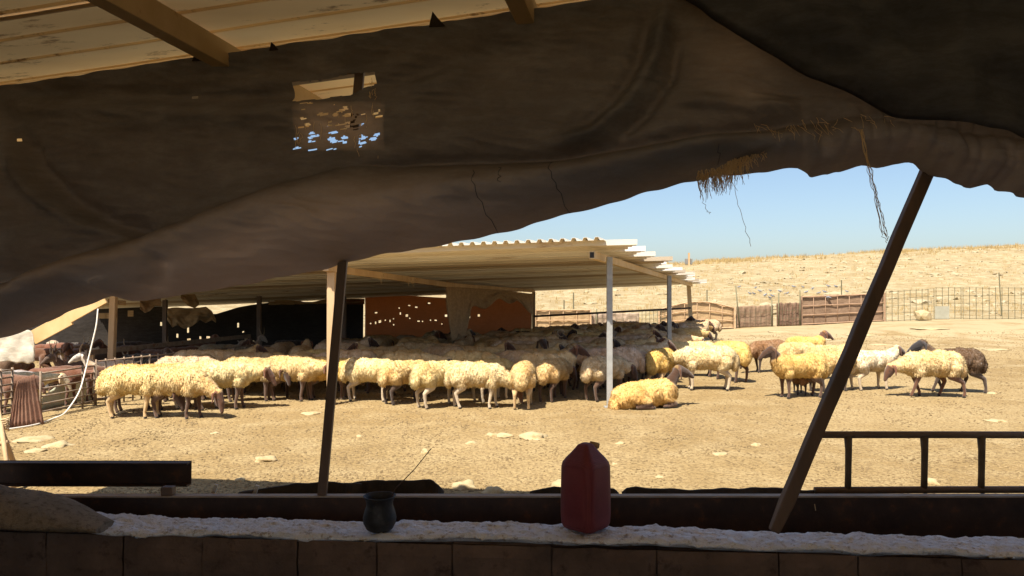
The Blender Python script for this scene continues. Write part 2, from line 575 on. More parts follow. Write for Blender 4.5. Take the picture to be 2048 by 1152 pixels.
# metal roof sheets: ribs run along the open side
k0 = -4.6
edges = [k0, -3.4, -2.2, -1.0, .2, 1.4, 2.5, 3.16, 3.66, 4.16, K_OUT]
for i in range(len(edges) - 1):
    a, b = edges[i], edges[i + 1]
    prof = []
    nrib = max(1, round((b - a) / .25))
    for r_ in range(nrib):
        ka = a + (b - a) * r_ / nrib; kb = a + (b - a) * (r_ + 1) / nrib
        prof += [(ka, 0), (kb - .035, 0), (kb - .03, .012), (kb - .012, .012), (kb - .008, 0)]
    prof.append((b + .03, .004))
    m = MB()
    m.grid([[tent_pt(s, k, dz + (.006 if i % 2 else 0) + .004 * nz(s * 2.2, k * 5)) for (k, dz) in prof] for s in spaced(-5.2, 5.2, 40)], True)
    m.build('roof_sheet', M_tentroof, shelter)
# rafters under the sheets
for px in (-40, 470, 1060):
    p = on_wall(px, 120, 3.15)
    s = p.dot(WS)
    m = MB()
    m.beam(tent_pt(s, k0 + .1, -.062), tent_pt(s, K_OUT - .03, -.062), .075, .105)
    m.build('rafter', M_beamtan, shelter, False, .004)
for s in (1.75, 3.4):
    m = MB(); m.beam(tent_pt(s, k0 + .1, -.062), tent_pt(s, K_OUT - .03, -.062), .075, .105)
    m.build('rafter', M_beamtan, shelter, False, .004)
# canvas closing the sides and the back of the shelter
def canvas_wall(pts, name):
    m = MB()
    P = []
    n = 24
    for j in range(11):
        row = []
        for i in range(n + 1):
            t = i / n * (len(pts) - 1); q = min(int(t), len(pts) - 2)
            p = lerp(pts[q], pts[q + 1], t - q)
            s = p.dot(WS)
            z = lerp(0.0, roof_z(s) + .02, j / 10)
            off = .05 * nz(p.x * 1.6, p.y * 1.6, z * .7) * (1 if 0 < j < 10 else .2)
            row.append((p.x + off, p.y + off, z))
        P.append(row)
    m.grid(P)
    return m.build(name, M_darkcloth, shelter, True)
SL, SR = -3.05, 3.3
canvas_wall([WS * SL + WN * 3.0, WS * SL + WN * -4.3], 'side_canvas')
canvas_wall([WS * SR + WN * 3.0, WS * SR + WN * -4.3], 'side_canvas')
canvas_wall([WS * SL + WN * -4.3, WS * -2.6 + WN * -4.3], 'rear_canvas')      # unseen gap between them, added to light the inside
canvas_wall([WS * 2.6 + WN * -4.3, WS * SR + WN * -4.3], 'rear_canvas')
# eave beam along which the curtain hangs
KT = 3.02
EL = on_wall(-300, 170 + 300 * .1455, KT); ER = on_wall(2350, 10 - 1250 * .1455, KT)
m = MB(); m.beam(EL + WN * .17 - Vector((0, 0, .07)), ER + WN * .17 - Vector((0, 0, .07)), .06, .10)
m.build('eave_beam', M_dkpole, shelter, False, .006)

# ------------------------------------------------------------------ the hanging tarpaulin
TOP = lambda x: 170 - .1455 * x
BOT = [(-320, 790), (-120, 715), (0, 672), (60, 648), (130, 622), (210, 592), (240, 600), (275, 602), (330, 592), (400, 578), (520, 556), (640, 532), (760, 503), (900, 480),
       (1030, 452), (1130, 424), (1260, 390), (1370, 358), (1440, 345), (1520, 338), (1575, 325), (1610, 326), (1635, 344), (1670, 341), (1712, 327), (1745, 317), (1775, 322),
       (1830, 318), (1880, 342), (1925, 356), (1965, 368), (2000, 362), (2060, 390), (2200, 420), (2400, 470)]
def seg_dist(px, py, line):
    best = np.full(px.shape, 1e9); tt = np.zeros(px.shape)
    tot = sum(math.dist(a, b) for a, b in zip(line, line[1:])); acc = 0
    for (x0, y0), (x1, y1) in zip(line, line[1:]):
        L2 = (x1 - x0) ** 2 + (y1 - y0) ** 2
        t = np.clip(((px - x0) * (x1 - x0) + (py - y0) * (y1 - y0)) / L2, 0, 1)
        d = np.hypot(px - (x0 + t * (x1 - x0)), py - (y0 + t * (y1 - y0)))
        k = d < best
        best = np.where(k, d, best)
        tt = np.where(k, (acc + t * math.sqrt(L2)) / tot, tt)
        acc += math.sqrt(L2)
    return best, tt
gx = np.concatenate([np.linspace(-320, 566, 140, endpoint=False), np.linspace(566, 780, 110, endpoint=False), np.linspace(780, 2400, 261)])
NX, NY = len(gx) - 1, 190
tb = np.linspace(0, 1, NY + 1)
PX, TT = np.meshgrid(gx, tb)
YT = 170 - .1455 * PX
YB = ninterp(BOT, PX)
wav = 2.5 * np.sin(PX * .033) + 2 * np.sin(PX * .081 + 1)
PY = YT + (YB + wav * .5 - YT) * TT
off = np.zeros_like(PX)
def ridge(line, w, amp, fade=True):
    global off
    d, t = seg_dist(PX, PY, line)
    g_ = amp * np.exp(-(d / w) ** 2)
    if fade:
        g_ = g_ * np.clip(np.minimum(t, 1 - t) * 6 + .15, 0, 1)
    off = off + g_
# big rolled fold running down to the left, with the slack hollow above it
ridge([(-300, 760), (0, 625), (250, 510), (480, 415), (720, 335)], 42, -.15)
ridge([(-300, 690), (0, 572), (180, 500), (330, 462), (560, 372), (700, 322)], 34, .10)
ridge([(20, 250), (60, 330), (130, 405), (210, 450), (320, 470)], 22, .09)
ridge([(0, 300), (70, 390), (140, 440), (260, 480)], 14, -.05)
ridge([(0, 180), (250, 190), (480, 192), (760, 170), (1000, 90)], 20, .05)
ridge([(0, 215), (260, 222), (560, 225), (760, 190)], 26, -.04)
# long gathered crease and the pouch hanging below it
ridge([(690, 345), (860, 325), (1100, 318), (1300, 292), (1480, 262), (1700, 232)], 17, .075)
ridge([(850, 400), (1080, 365), (1300, 318), (1500, 285)], 34, -.09)
ridge([(560, 480), (720, 430), (860, 400)], 40, -.06)
# upright folds
ridge([(1335, 0), (1312, 110), (1262, 205), (1190, 265), (1105, 298)], 20, -.085)
ridge([(1302, 20), (1272, 130), (1220, 210), (1150, 268)], 14, .05)
ridge([(1360, 60), (1345, 160), (1290, 235), (1230, 285)], 12, .045)
ridge([(1345, 205), (1500, 212), (1620, 205)], 16, -.04)
ridge([(1000, 60), (960, 160), (880, 250)], 50, .05)
ridge([(250, 560), (262, 590)], 16, -.05)
ridge([(370, 510), (350, 550), (300, 580)], 12, .045)
# general slackness
no = np.array([nz(x * .004, y * .006, 2) for x, y in zip(PX.ravel(), PY.ravel())]).reshape(PX.shape)
no2 = np.array([nz(x * .016, y * .02, 6) for x, y in zip(PX.ravel(), PY.ravel())]).reshape(PX.shape)
no4 = np.array([nz(x * .011 + y * .02, y * .045 - x * .01, 31) for x, y in zip(PX.ravel(), PY.ravel())]).reshape(PX.shape)
off = off + .016 * np.abs(no4) + .07 * no * np.clip(TT * 4, 0, 1) + .022 * no2
# wrinkled bundle on the right
bund = np.clip((PX - 1500) / 120, 0, 1) * np.clip((TT - .62) / .2, 0, 1)
no3 = np.array([nz(x * .03, y * .012, 11) + .6 * nz(x * .06, y * .02, 15) for x, y in zip(PX.ravel(), PY.ravel())]).reshape(PX.shape)
off = off + bund * (.045 * no3 - .05 * np.sin(np.clip((TT - .62) / .38, 0, 1) * math.pi))
# the hem curls under, away from the viewer
curl = np.clip((TT - .90) / .10, 0, 1)
off = off + curl ** 2 * .11
CREASE = [(-320, 700), (0, 565), (180, 505), (330, 462), (560, 372), (700, 332), (1100, 318), (1300, 292), (1480, 262), (1700, 232), (1900, 262), (2400, 330)]
yc = ninterp(CREASE, PX)
hp_ = np.clip((PY - yc) / np.maximum(YB - yc, 1), 0, 1)
off = off - .15 * np.sin(hp_ ** .8 * math.pi) * np.clip((1750 - PX) / 300, .35, 1)
thin = np.zeros_like(PX)
thin += np.clip(1 - np.abs(PX - 680) / 92, 0, 1) ** .4 * np.clip(1 - np.abs(PY - 252) / 50, 0, 1) ** .4
thin += .10 * np.clip((TT - .62) / .3, 0, 1) + .95 * np.clip(hp_ * 1.6, 0, 1) * np.clip((1500 - PX) / 900, .25, 1)  # pouch translucency raised so its lower folds glow
thin += .22 * np.exp(-((PX - 1450) / 95) ** 2 - ((PY - 120) / 75) ** 2) + .16 * np.exp(-((PX - 1500) / 60) ** 2 - ((PY - 195) / 22) ** 2)
thin += .10 * np.exp(-((PX - 760) / 200) ** 2 - ((PY - 400) / 60) ** 2)
P = []
for j in range(NY + 1):
    row = []
    for i in range(NX + 1):
        p = on_wall(PX[j, i], PY[j, i], KT) + WN * off[j, i]
        row.append((p.x, p.y, p.z))
    P.append(row)
XC = (PX[:-1, :-1] + PX[:-1, 1:]) / 2; YC = (PY[:-1, :-1] + PY[1:, :-1]) / 2
DEAD = np.zeros(XC.shape, bool)
def kill(x0, x1, ylo, yhi):
    global DEAD
    DEAD |= (XC >= x0) & (XC <= x1) & (YC >= ylo(XC)) & (YC <= yhi(XC))
kill(580, 746, lambda x: 160 - (x - 580) * .12 + 2.5 * np.sin(x * .043) + 1.2 * np.sin(x * .31) * np.sin(x * .053), lambda x: ninterp([(580, 200), (630, 196), (690, 184), (746, 160)], x) + 2 * np.sin(x * .13))
for k in range(64):        # worn slits where threads have parted
    x = random.uniform(590, 762); y = random.uniform(208, 300)
    if abs(x - 740) < 9: continue
    L = random.uniform(4, 24)
    sl_ = -.12; hh_ = random.choice((1.2, 1.4, 2.2, 3.0))
    kill(x - L / 2, x + L / 2, lambda q, x=x, y=y: y + sl_ * (q - x) - hh_ * np.clip(1.15 - (2 * np.abs(q - x) / L) ** 2, 0, 1), lambda q, x=x, y=y: y + sl_ * (q - x) + hh_ * np.clip(1.15 - (2 * np.abs(q - x) / L) ** 2, 0, 1))
for (x, y) in ((18, 276), (376, 189)):
    kill(x - 4, x + 4, lambda q: q * 0 + y - 2, lambda q: q * 0 + y + 2.5)
m = MB()
m.grid(P, False, lambda i, j: DEAD[i, j])
tarp = m.build('tarpaulin_curtain', M_tarp, None, True)
a_ = tarp.data.attributes.new('thin', 'FLOAT', 'POINT')
a_.data.foreach_set('value', np.clip(thin, 0, 1).ravel().astype(np.float32))
tag(tarp, 'dark brown sagging tarpaulin hanging across the top of the opening, worn through in places', 'tarpaulin')
# corner flaps sticking up at the eave
for (px, w, hgt) in ((400, 36, 15), (872, 30, 22), (545, 16, 8)):
    y0 = TOP(px)
    m = MB()
    q = [on_wall(px - w * .5, y0 + 9 , KT - .01), on_wall(px + w * .6, y0 + 7, KT - .01), on_wall(px + w * .1, y0 - hgt * .4, KT - .015), on_wall(px - w * .25, y0 - hgt, KT - .02)]
    back = [v + WN * .006 for v in q]
    m.add(q + back, [(0, 1, 2, 3), (7, 6, 5, 4), (0, 4, 5, 1), (1, 5, 6, 2), (2, 6, 7, 3), (3, 7, 4, 0)])
    m.build('corner_flap', M_darkcloth, tarp)
# frayed fringe and loose threads
m = MB()
for k in range(260):
    x = random.gauss(1458, 36) if k < 200 else random.uniform(1400, 1530)
    x = min(1530, max(1398, x))
    y0 = interp([(1398, 346), (1440, 338), (1500, 300), (1530, 288)], x) + random.uniform(-6, 8)
    L = random.uniform(14, 52) * (1 if x < 1490 else .6)
    p0 = on_wall(x, y0, KT - .045 - random.uniform(0, .03))
    pts = [p0]
    dx = random.gauss(.06, .14)
    for q in range(1, 5):
        l = L / FPX * 3 * q / 4
        pts.append(p0 + Vector((l * dx + random.gauss(0, .004), random.gauss(0, .004), -l + .004 * q * (random.random() - .4))))
    m.tube(pts, [.0016, .0015, .0013, .0011, .0008], 3, False)
for k in range(46):
    x = random.uniform(1500, 1790); y0 = 262 - (x - 1500) * .09 + random.uniform(-16, 16)
    p0 = on_wall(x, y0, KT - .10)
    v = Vector((random.gauss(.01, .02), -.012, -random.uniform(.01, .05)))
    m.tube([p0, p0 + v * .5 + Vector((random.gauss(0, .006), -.008, 0)), p0 + v], [.001, .0009, .0006], 3, False)
for k in range(40):       # threads left across the worn patch and round the tear
    x = random.uniform(585, 765); y = random.uniform(200, 296) if k < 30 else random.uniform(150, 190)
    if k >= 30: x = random.uniform(738, 750)
    L = random.uniform(10, 34) if k < 30 else random.uniform(6, 14)
    pts = [on_wall(x + random.gauss(0, 1.6), y + L * q / 3, KT - .012) for q in range(4)]
    m.tube(pts, .0011, 3, False)
tag(m.build('frayed_fringe', M_straw, tarp), kind='stuff')
def thread(pxs, k, jit, r):
    m = MB()
    pts = []
    for (a, b) in zip(pxs, pxs[1:]):
        for q in range(5):
            t = q / 5
            pts.append(on_wall(lerp(a[0], b[0], t) + random.gauss(0, jit), lerp(a[1], b[1], t), k))
    pts.append(on_wall(*pxs[-1], k))
    m.tube(pts, r, 3, False)
    return m.build('loose_thread', M_straw, tarp)
thread([(1466, 360), (1478, 410), (1490, 455), (1502, 493)], KT - .05, 1.6, .0011)
thread([(1405, 350), (1404, 395), (1414, 420), (1420, 428)], KT - .05, 1.8, .0011)
for k in range(6):
    e = random.uniform(-8, 6)
    thread([(1718 + k * 2, 258), (1736 + e * .4, 330), (1750 + e, 385), (1764 + e, 440 + k * 6), (1774 + e * .3, 466 + k * 4)], KT - .11 + k * .002, 1.8, .0012)
# stitched seams on the pouch
for (x0, y0, x1, y1) in ((1100, 322, 1131, 424), (960, 350, 985, 462), (1425, 312, 1432, 336), (1010, 345, 1018, 380)):
    m = MB(); pts = []
    for q in range(13):
        t = q / 12; x = lerp(x0, x1, t) + 1.5 * math.sin(q); y = lerp(y0, y1, t)
        i = int(np.searchsorted(gx, x)); tt_ = (y - TOP(x)) / (interp(BOT, x) - TOP(x)); j = min(NY, max(0, int(tt_ * NY)))
        p = Vector(P[j][i]) - WN * .004
        pts.append(p)
    m.tube(pts, .0016, 4, False)
    m.build('seam', M_overcloth, tarp)

# heavier felt laid over the curtain at the upper right
m = MB(); rows = []
EDGE = [(1300, -60), (1345, 0), (1440, 62), (1520, 112), (1610, 158), (1700, 203), (1770, 238), (1830, 256), (1900, 264), (1960, 276), (2048, 302), (2200, 350), (2400, 420)]
for t in np.linspace(0, 1, 60):
    row = []
    for x in np.linspace(1300, 2400, 120):
        yb = interp(EDGE, x) + 3 * math.sin(x * .04); yt = TOP(x) - 30
        y = lerp(yt, max(yb, yt + 2), t)
        o = -.10 - .05 * t + .05 * nz(x * .006, y * .008, 21) + .02 * nz(x * .02, y * .02, 4) + .035 * math.sin((x - 1300) * .02 - y * .03) * t + .05 * max(0, (t - .93) / .07) ** 2
        o -= .05 * math.exp(-((x - 1890) / 60) ** 2) * t
        p = on_wall(x, y, KT) + WN * o
        row.append(p)
    rows.append(row)
m.grid(rows)
felt = m.build('felt_overlay', M_overcloth, None, True)
so = felt.modifiers.new('thickness', 'SOLIDIFY'); so.thickness = .007; so.offset = 0
tag(felt, 'slate grey felt cloth draped over the tarpaulin at the upper right corner', 'cloth')

# ------------------------------------------------------------------ sill wall
PA = R(4.7)
PS = Vector((math.cos(PA), -math.sin(PA), 0)); PN = Vector((math.sin(PA), math.cos(PA), 0))
PK = 2.86           # inner face
def par(s, k, z):
    p = PS * s + PN * (PK + k)
    return Vector((p.x, p.y, z))
sill = empty('sill_wall', par(0, 0, 0))
tag(sill, 'low sooty block wall with a rough whitish mortar top below the opening', 'wall')
def pchild(m, name, mat, smooth_shade=False, bevel=0):
    o = m.build(name, mat, sill, smooth_shade, bevel)
    o.matrix_parent_inverse = Matrix.Translation(-sill.location)
    return o
random.seed(11)
for c, (z0, z1) in enumerate(((0.0, .155), (.165, .325), (.335, .515), (.525, .712))):
    s = -3.4 + (.17 if c % 2 else 0) + random.uniform(-.03, .03)
    while s < 3.4:
        w = random.uniform(.28, .46)
        m = MB()
        # hewn block face: a few uneven points, proud of the joints
        n = 5
        rows = []
        jit = random.uniform(-.006, .006)
        for a in range(5):
            row = []
            for b in range(n + 1):
                u = b / n; v = a / 4
                edge = min(u, 1 - u, v, 1 - v)
                o = (-.010 if edge > 0 else .0) + jit + .010 * nz((s + u * w) * 9, v * 3 + c * 5)
                row.append(par(s + .002 + u * (w - .004) + (.004 * nz(v * 9, s * 7) if edge == 0 else 0), o, lerp(z0 + .004, z1 - .004, v) + (.005 * nz(u * 8, s * 3) if edge == 0 else 0)))
            rows.append(row)
        m.grid(rows)
        m.add([par(s + .002, .012, z0 + .004), par(s + w - .002, .012, z0 + .004), par(s + w - .002, .2, z0 + .004), par(s + .002, .2, z0 + .004),
               par(s + .002, .012, z1 - .004), par(s + w - .002, .012, z1 - .004), par(s + w - .002, .2, z1 - .004), par(s + .002, .2, z1 - .004)],
              [(3, 2, 1, 0), (4, 5, 6, 7), (1, 2, 6, 5), (2, 3, 7, 6), (3, 0, 4, 7)])
        pchild(m, 'block', M_block, False)
        s += w + .002
m = MB()
c0 = par(0, .106, .352)
m.box(c0, (7.0, .17, .70), Matrix.Rotation(-PA, 3, 'Z'))
pchild(m, 'mortar_core', M_block)
# mortar cap: rough, ragged, wavy top
m = MB(); rows = []
NS, NK = 520, 30
def cap_z(s):
    px = s * 520 + 1024
    return .735 + .008 * math.sin(s * 2.3 + 1) + .013 * nz(s * 2.6, 3.3) + .006 * nz(s * 9, 1)
for i in range(NS + 1):
    s = lerp(-3.3, 3.3, i / NS)
    zc = cap_z(s)
    inner = .0 + .040 * nz(s * 1.9, 8.1) + .016 * nz(s * 8, 2.2)
    outer = .215 + .02 * nz(s * 2.4, 4.4) + .008 * nz(s * 11, 6)
    drop = .022 + .014 * nz(s * 3.5, 7) + .010 * nz(s * 13, 5)
    row = [par(s, max(inner, 0) + .02, zc - .03), par(s, inner + .004, zc - max(.008, drop * .7))]
    for k in range(NK + 1):
        t = k / NK
        kk = lerp(inner, outer, t)
        rim = -.012 * (1 - min(1, t * 8)) ** 2
        z = zc + rim + .009 * nz(s * 14, kk * 26, 1) + .007 * nz(s * 38, kk * 70, 5) + .004 * nz(s * 90, kk * 150, 8) + .010 * nz(s * 4, kk * 9, 2) + .022 * t * nz(s * 2.1, 9.7) - .012 * max(0, t - .85) / .15
        row.append(par(s, kk, z))
    row += [par(s, outer, zc - .07)]
    rows.append(row)
m.grid(rows, True)
pchild(m, 'mortar_cap', M_mortar, True)

# ------------------------------------------------------------------ steel beam behind the sill
def channel(m, a, b, hgt, fl, th, up=Vector((0, 0, 1)), flip=1):
    a = Vector(a); b = Vector(b); d = (b - a).normalized(); n = d.cross(up).normalized() * flip
    prof = [(0, -hgt / 2), (fl, -hgt / 2), (fl, -hgt / 2 + th), (th, -hgt / 2 + th), (th, hgt / 2 - th), (fl, hgt / 2 - th), (fl, hgt / 2), (0, hgt / 2)]
    vs = [p + n * u + up * v for p in (a, b) for (u, v) in prof]
    nn = len(prof)
    fs = [(k, (k + 1) % nn, nn + (k + 1) % nn, nn + k) for k in range(nn)]
    fs += [(0, 1, 2, 3), (0, 3, 4, 7), (4, 5, 6, 7), (8, 11, 10, 9), (8, 15, 12, 11), (12, 15, 14, 13)]
    m.add(vs, fs)
ZB = EYE - 407 / FPX * 3.34
sb = empty('steel_beam', (0, 3.34, 0))
tag(sb, 'long dark steel beam lying level behind the mortar topped sill wall', 'beam')
def kid(m, name, mat, par_, smooth_shade=False, bevel=0):
    o = m.build(name, mat, par_, smooth_shade, bevel)
    o.matrix_parent_inverse = Matrix.Translation(-par_.location)
    return o
m = MB(); m.box((0, 3.36, ZB - .09), (6.4, .034, .18)); kid(m, 'web', M_steel, sb, False, .006)
m = MB(); m.box((0, 3.36, ZB + .0045), (6.4, .044, .008)); kid(m, 'top_flange', mat_mottled('pale_flange', (.30, .25, .20), (.42, .36, .30), 8, .6, .2, .1, 40), sb, False, .002)  # top flange coloured paler than the web
for x in (-2.9, 2.9):
    m = MB(); m.beam((x, 3.36, 0), (x, 3.36, ZB - .18), .09, .09, (0, 1, 0)); kid(m, 'support', M_steel, sb)

ob = empty('channel_beam', at(-300, 945, 3.62))
tag(ob, 'dark open ended steel channel jutting in from the side above the sack', 'beam')
pa = at(-420, 943, 3.62); pb = at(384, 944.5, 3.62)
m = MB(); channel(m, pa, pb, .112, .05, .007, flip=1)
kid(m, 'channel', M_steel, ob, False, .0015)
m = MB(); m.box(at(175, 939.5, 3.616), (.010, .004, .008)); kid(m, 'pale_dot', mat_mottled('pale_dot_paint', (.7, .62, .45), (.75, .68, .5), 9), ob)  # small solid box in a pale tone, set in the channel web
m = MB(); m.beam((pa.x + .3, 3.60, 0), (pa.x + .3, 3.60, pa.z - .056), .07, .07, (0, 1, 0)); kid(m, 'support', M_steel, ob)

# odds and ends standing on the beam
m = MB(); q = at(338, 985, 3.36); m.box((q.x, q.y, ZB + .0085 + .019), (.052, .042, .038)); 
tag(m.build('wood_offcut', M_dkpole, None, False, .004), 'small dark wood offcut standing on the steel beam below the channel', 'offcut')
for (px, py, px2, py2, nm) in ((420, 994, 434, 968, 'pale thin stick poking up behind the beam near the wood offcut'), (504, 992, 516, 970, 'short pale stick leaning behind the beam beside the black rubber strip')):
    m = MB(); a = at(px, py + 14, 3.50); b = at(px2, py2, 3.50); m.beam(a, b, .016, .012, (0, 1, 0))
    tag(m.build('stick', M_hose), nm, 'stick')
def strip(pts, d, label, thick=.012):
    m = MB(); fr = []; bk = []
    rows = [[], [], [], []]
    xs = [p[0] for p in pts]
    n = 40
    for i in range(n + 1):
        x = lerp(xs[0], xs[-1], i / n)
        y = interp(pts, x) + 1.2 * math.sin(x * .35) * nz(x * .05, 1)
        b = at(x, 1003, d); t = at(x, y, d)
        lean = .05 + .02 * nz(x * .03, 2)
        rows[0].append((b.x, d, b.z)); rows[1].append((t.x, d + lean, t.z + lean * .1)); rows[2].append((t.x, d + lean + thick, t.z + lean * .1)); rows[3].append((b.x, d + thick, b.z))
    m.grid(rows)
    return tag(m.build('rubber_strip', M_rubber), label, 'rubber strip')
strip([(470, 992), (520, 984), (585, 975), (640, 971), (690, 972), (720, 975)], 3.52, 'curled black rubber strip behind the upright pole')
strip([(672, 992), (690, 975), (720, 969), (780, 968), (862, 967), (878, 980), (886, 991)], 3.60, 'torn black rubber strip behind the dark pot')
strip([(1060, 991), (1085, 983), (1110, 982), (1130, 983), (1232, 985), (1240, 992)], 3.52, 'low black rubber strip behind the red jerrycan')
strip([(1246, 991), (1254, 983), (1275, 981), (1300, 984), (1330, 985), (1400, 987), (1470, 984), (1560, 983), (1640, 988)], 3.52, 'wavy black rubber strip between the red jerrycan and the leaning pole')

# upright pole and leaning pole
m = MB()
a = at(645, 990, 3.36); b = at(693, 440, 3.30); u = (b - a).normalized()
a = a + u * ((ZB + .009 - a.z) / u.z + .0)
b = a + u * ((tent_pt(-.9, 3.2).z - .13 - a.z) / u.z)
m.beam(a, b, .040, .030, (0, 1, 0))
tag(m.build('upright_pole', M_dkpole, None, False, .004), 'slim dark square pole standing on the steel beam', 'pole')
a = at(1546, 1062, 2.80); b = at(1884, 276, 2.93)
m = MB()
dirp = (b - a)
pts = []; rad = []
for q in range(15):
    t = q / 14
    p = a + dirp * (t * 1.03)
    pts.append(p + Vector((.004 * nz(t * 6, 1), 0, .004 * nz(t * 6, 5))))
    rad.append(lerp(.037, .035, t) * (.93 + .07 * nz(t * 9, 3)) * (.75 if q == 0 else 1))
m.tube(pts, rad, 4)
lp = tag(m.build('leaning_pole', M_dkpole, None, False, .006), 'stout dark timber pole leaning from the sill up to the bundled cloth', 'pole')
# strut hanging behind the curtain
m = MB(); a = on_wall(1384, 30, KT + .16); b = on_wall(1379, 228, KT + .13); m.beam(a + Vector((0, 0, .15)), b, .028, .028, (0, 1, 0))
m.build('hanging_strut', M_dkpole, shelter)

# ------------------------------------------------------------------ ladder on its side
M_ladder = mat_mottled('brown_ladder_rail', (.15, .105, .075), (.22, .155, .11), 10, .55, .2)
lad = empty('ladder', at(1850, 995, 3.56))
tag(lad, 'brown metal ladder lying on its long edge behind the beam', 'ladder')
D = 3.56
for (ya, yb, x0) in ((866, 872, 1636), (977, 980, 1628)):
    m = MB(); m.tube([at(x0, ya + 3, D), at(1900, (ya + yb) / 2, D), at(2400, yb - 2, D)], .0165, 10)
    kid(m, 'rail', M_ladder, lad, True)
for px in (1696, 1848, 1962, 2110):
    m = MB(); m.tube([at(px - 1, 870, D), at(px, 900, D), at(px - 1, 950, D), at(px - 2, 985, D)], [.019, .0155, .0145, .0155], 10)
    kid(m, 'rung', mat_mottled('rung', (.10, .07, .045), (.17, .12, .075), 12, .6, .3), lad, True)
m = MB(); pts = [at(1628, 985, 3.47), at(1629, 996, 3.465), at(1628, 1008, 3.34), at(1630, 1020, 3.325)]; m.tube(pts, .0018, 4)
kid(m, 'tie_wire', M_straw, lad)

# ------------------------------------------------------------------ red jerrycan
def sill_z(px, d):
    p = at(px, 1050, d)
    s = p.dot(PS)
    return cap_z(s) + .004
jd = 2.97
jp = at(1171, 1046, jd)
can = empty('jerrycan', (jp.x, jp.y, sill_z(1171, jd)))
tag(can, 'dull red plastic jerrycan standing on the mortar top of the sill wall', 'jerrycan')
mr = NT('red_dimpled_plastic')
co = mr.coord('Object')
mp = mr.new('ShaderNodeMapping'); mp.inputs['Scale'].default_value = (230, 230, 230); mr.link(co, mp.inputs[0])
vv = mr.new('ShaderNodeTexVoronoi'); vv.inputs['Scale'].default_value = 1; vv.inputs['Randomness'].default_value = .15; mr.link(mp.outputs[0], vv.inputs['Vector'])
f = mr.noise(co, 9, 5, .6)
colr = mr.mix(mr.ramp(f, [(.35, 0), (.7, 1)]), (.13, .020, .030), (.18, .029, .040))
colr = mr.mix(mr.ramp(vv.outputs['Distance'], [(.25, 1), (.5, 0)]), colr, (.23, .05, .06))
mr.set(color=colr, rough=.55, spec=.4, normal=mr.bump(vv.outputs['Distance'], .5, .003))
M_red = mr.m
bm = bmesh.new()
prof = [(.000, .064), (.006, .074), (.022, .081), (.06, .083), (.16, .0825), (.242, .081), (.260, .077), (.276, .066), (.296, .049), (.314, .035), (.327, .026), (.334, .013)]
rings = []
for (z, r_) in prof:
    ring = []
    for k in range(32):
        a = 2 * math.pi * (k + .5) / 32
        # rounded square, its corner towards the viewer
        c, s_ = math.cos(a), math.sin(a)
        e = 6.0
        q = (abs(c) ** e + abs(s_) ** e) ** (-1 / e)
        ring.append(bm.verts.new((c * q * r_ * .96, s_ * q * r_ * .96, z)))
    rings.append(ring)
for r0, r1 in zip(rings, rings[1:]):
    for k in range(32):
        bm.faces.new((r0[k], r0[(k + 1) % 32], r1[(k + 1) % 32], r1[k]))
bm.faces.new(rings[0][::-1]); bm.faces.new(rings[-1])
me = bpy.data.meshes.new('can_body'); bm.to_mesh(me); bm.free(); me.materials.append(M_red)
me.polygons.foreach_set('use_smooth', [True] * len(me.polygons))
o = link_mesh('can_body', me, can); o.rotation_euler = (0, 0, R(47))
bmn = o.modifiers.new('bevel', 'BEVEL'); bmn.width = .004; bmn.segments = 2; bmn.angle_limit = R(40)
m = MB(); m.lathe([(.016, -.02), (.016, .012), (.021, .012), (.021, .030), (.018, .033), (.0001, .033)], (0, 0, 0), 20)
o = m.build('screw_cap', M_cap, can, True); o.location = (.034, .036, .297); o.rotation_euler = (R(-12), R(14), 0)
m = MB(); m.tube([(-.03, .03, .275), (-.018, .045, .300), (.008, .05, .306), (.03, .045, .285)], .009, 8)
m.build('carry_handle', M_red, can, True)

# ------------------------------------------------------------------ dark pot with a thin rod
pd = 2.98
pp = at(760, 1046, pd)
pot = empty('pot', (pp.x, pp.y, sill_z(760, pd) - .002))
tag(pot, 'small round bellied dark metal pot standing on the sill', 'pot')
m = MB()
m.lathe([(.0001, .002), (.040, .002), (.052, .010), (.064, .034), (.066, .052), (.060, .078), (.053, .098), (.052, .112), (.057, .126), (.064, .136), (.0645, .139), (.061, .139),
         (.054, .127), (.049, .112), (.050, .098), (.057, .078), (.062, .052), (.058, .03), (.0001, .012)], (0, 0, 0), 40)
m.build('pot_body', M_pot, pot, True)
rod = empty('stirring_rod', pot.location)
tag(rod, 'thin bent rod leaning out of the dark pot', 'rod')
m = MB(); a = at(797, 978, pd + .02); b = at(863, 896, pd + .10); m.tube([pot.location + Vector((.02, .0, .02)), pot.location + Vector((.045, .01, .13)), at(792, 976, pd + .01), lerp(a, b, .5), b], [.0022, .0022, .0021, .002, .0018], 6)
kid(m, 'rod', M_steel, rod)

# ------------------------------------------------------------------ burlap sack slumped on the sill
m = MB(); rows = []
for i in range(61):
    px = lerp(-260, 212, i / 60)
    top = interp([(-260, 960), (-100, 962), (0, 978), (40, 984), (90, 996), (140, 1014), (180, 1031), (205, 1041), (212, 1044)], px)
    c = at(px, 1046, 2.99)
    zb = cap_z(c.dot(PS)) - .004
    zt = at(px, top, 2.99).z
    hgt = max(.006, (zt - zb))
    dep = min(.16, .03 + hgt * 1.1)
    ring = []
    for k in range(29):
        a = 2 * math.pi * k / 28
        cy = math.cos(a); sz = math.sin(a)
        rr = 1 + .10 * nz(px * .012 + cy * 1.2, sz * 1.6, 2) + .035 * nz(px * .05, a * 3.0, 9)
        ring.append((c.x, c.y + cy * dep * rr, zb + hgt * .5 + sz * hgt * .5 * rr * (1 if sz > 0 else .92)))
    rows.append(ring)
m.grid(rows)
m.add(rows[-1], [tuple(range(28))])
tag(m.build('burlap_sack', M_burlap, None, True), 'slumped brown burlap sack lying on the sill wall', 'sack')

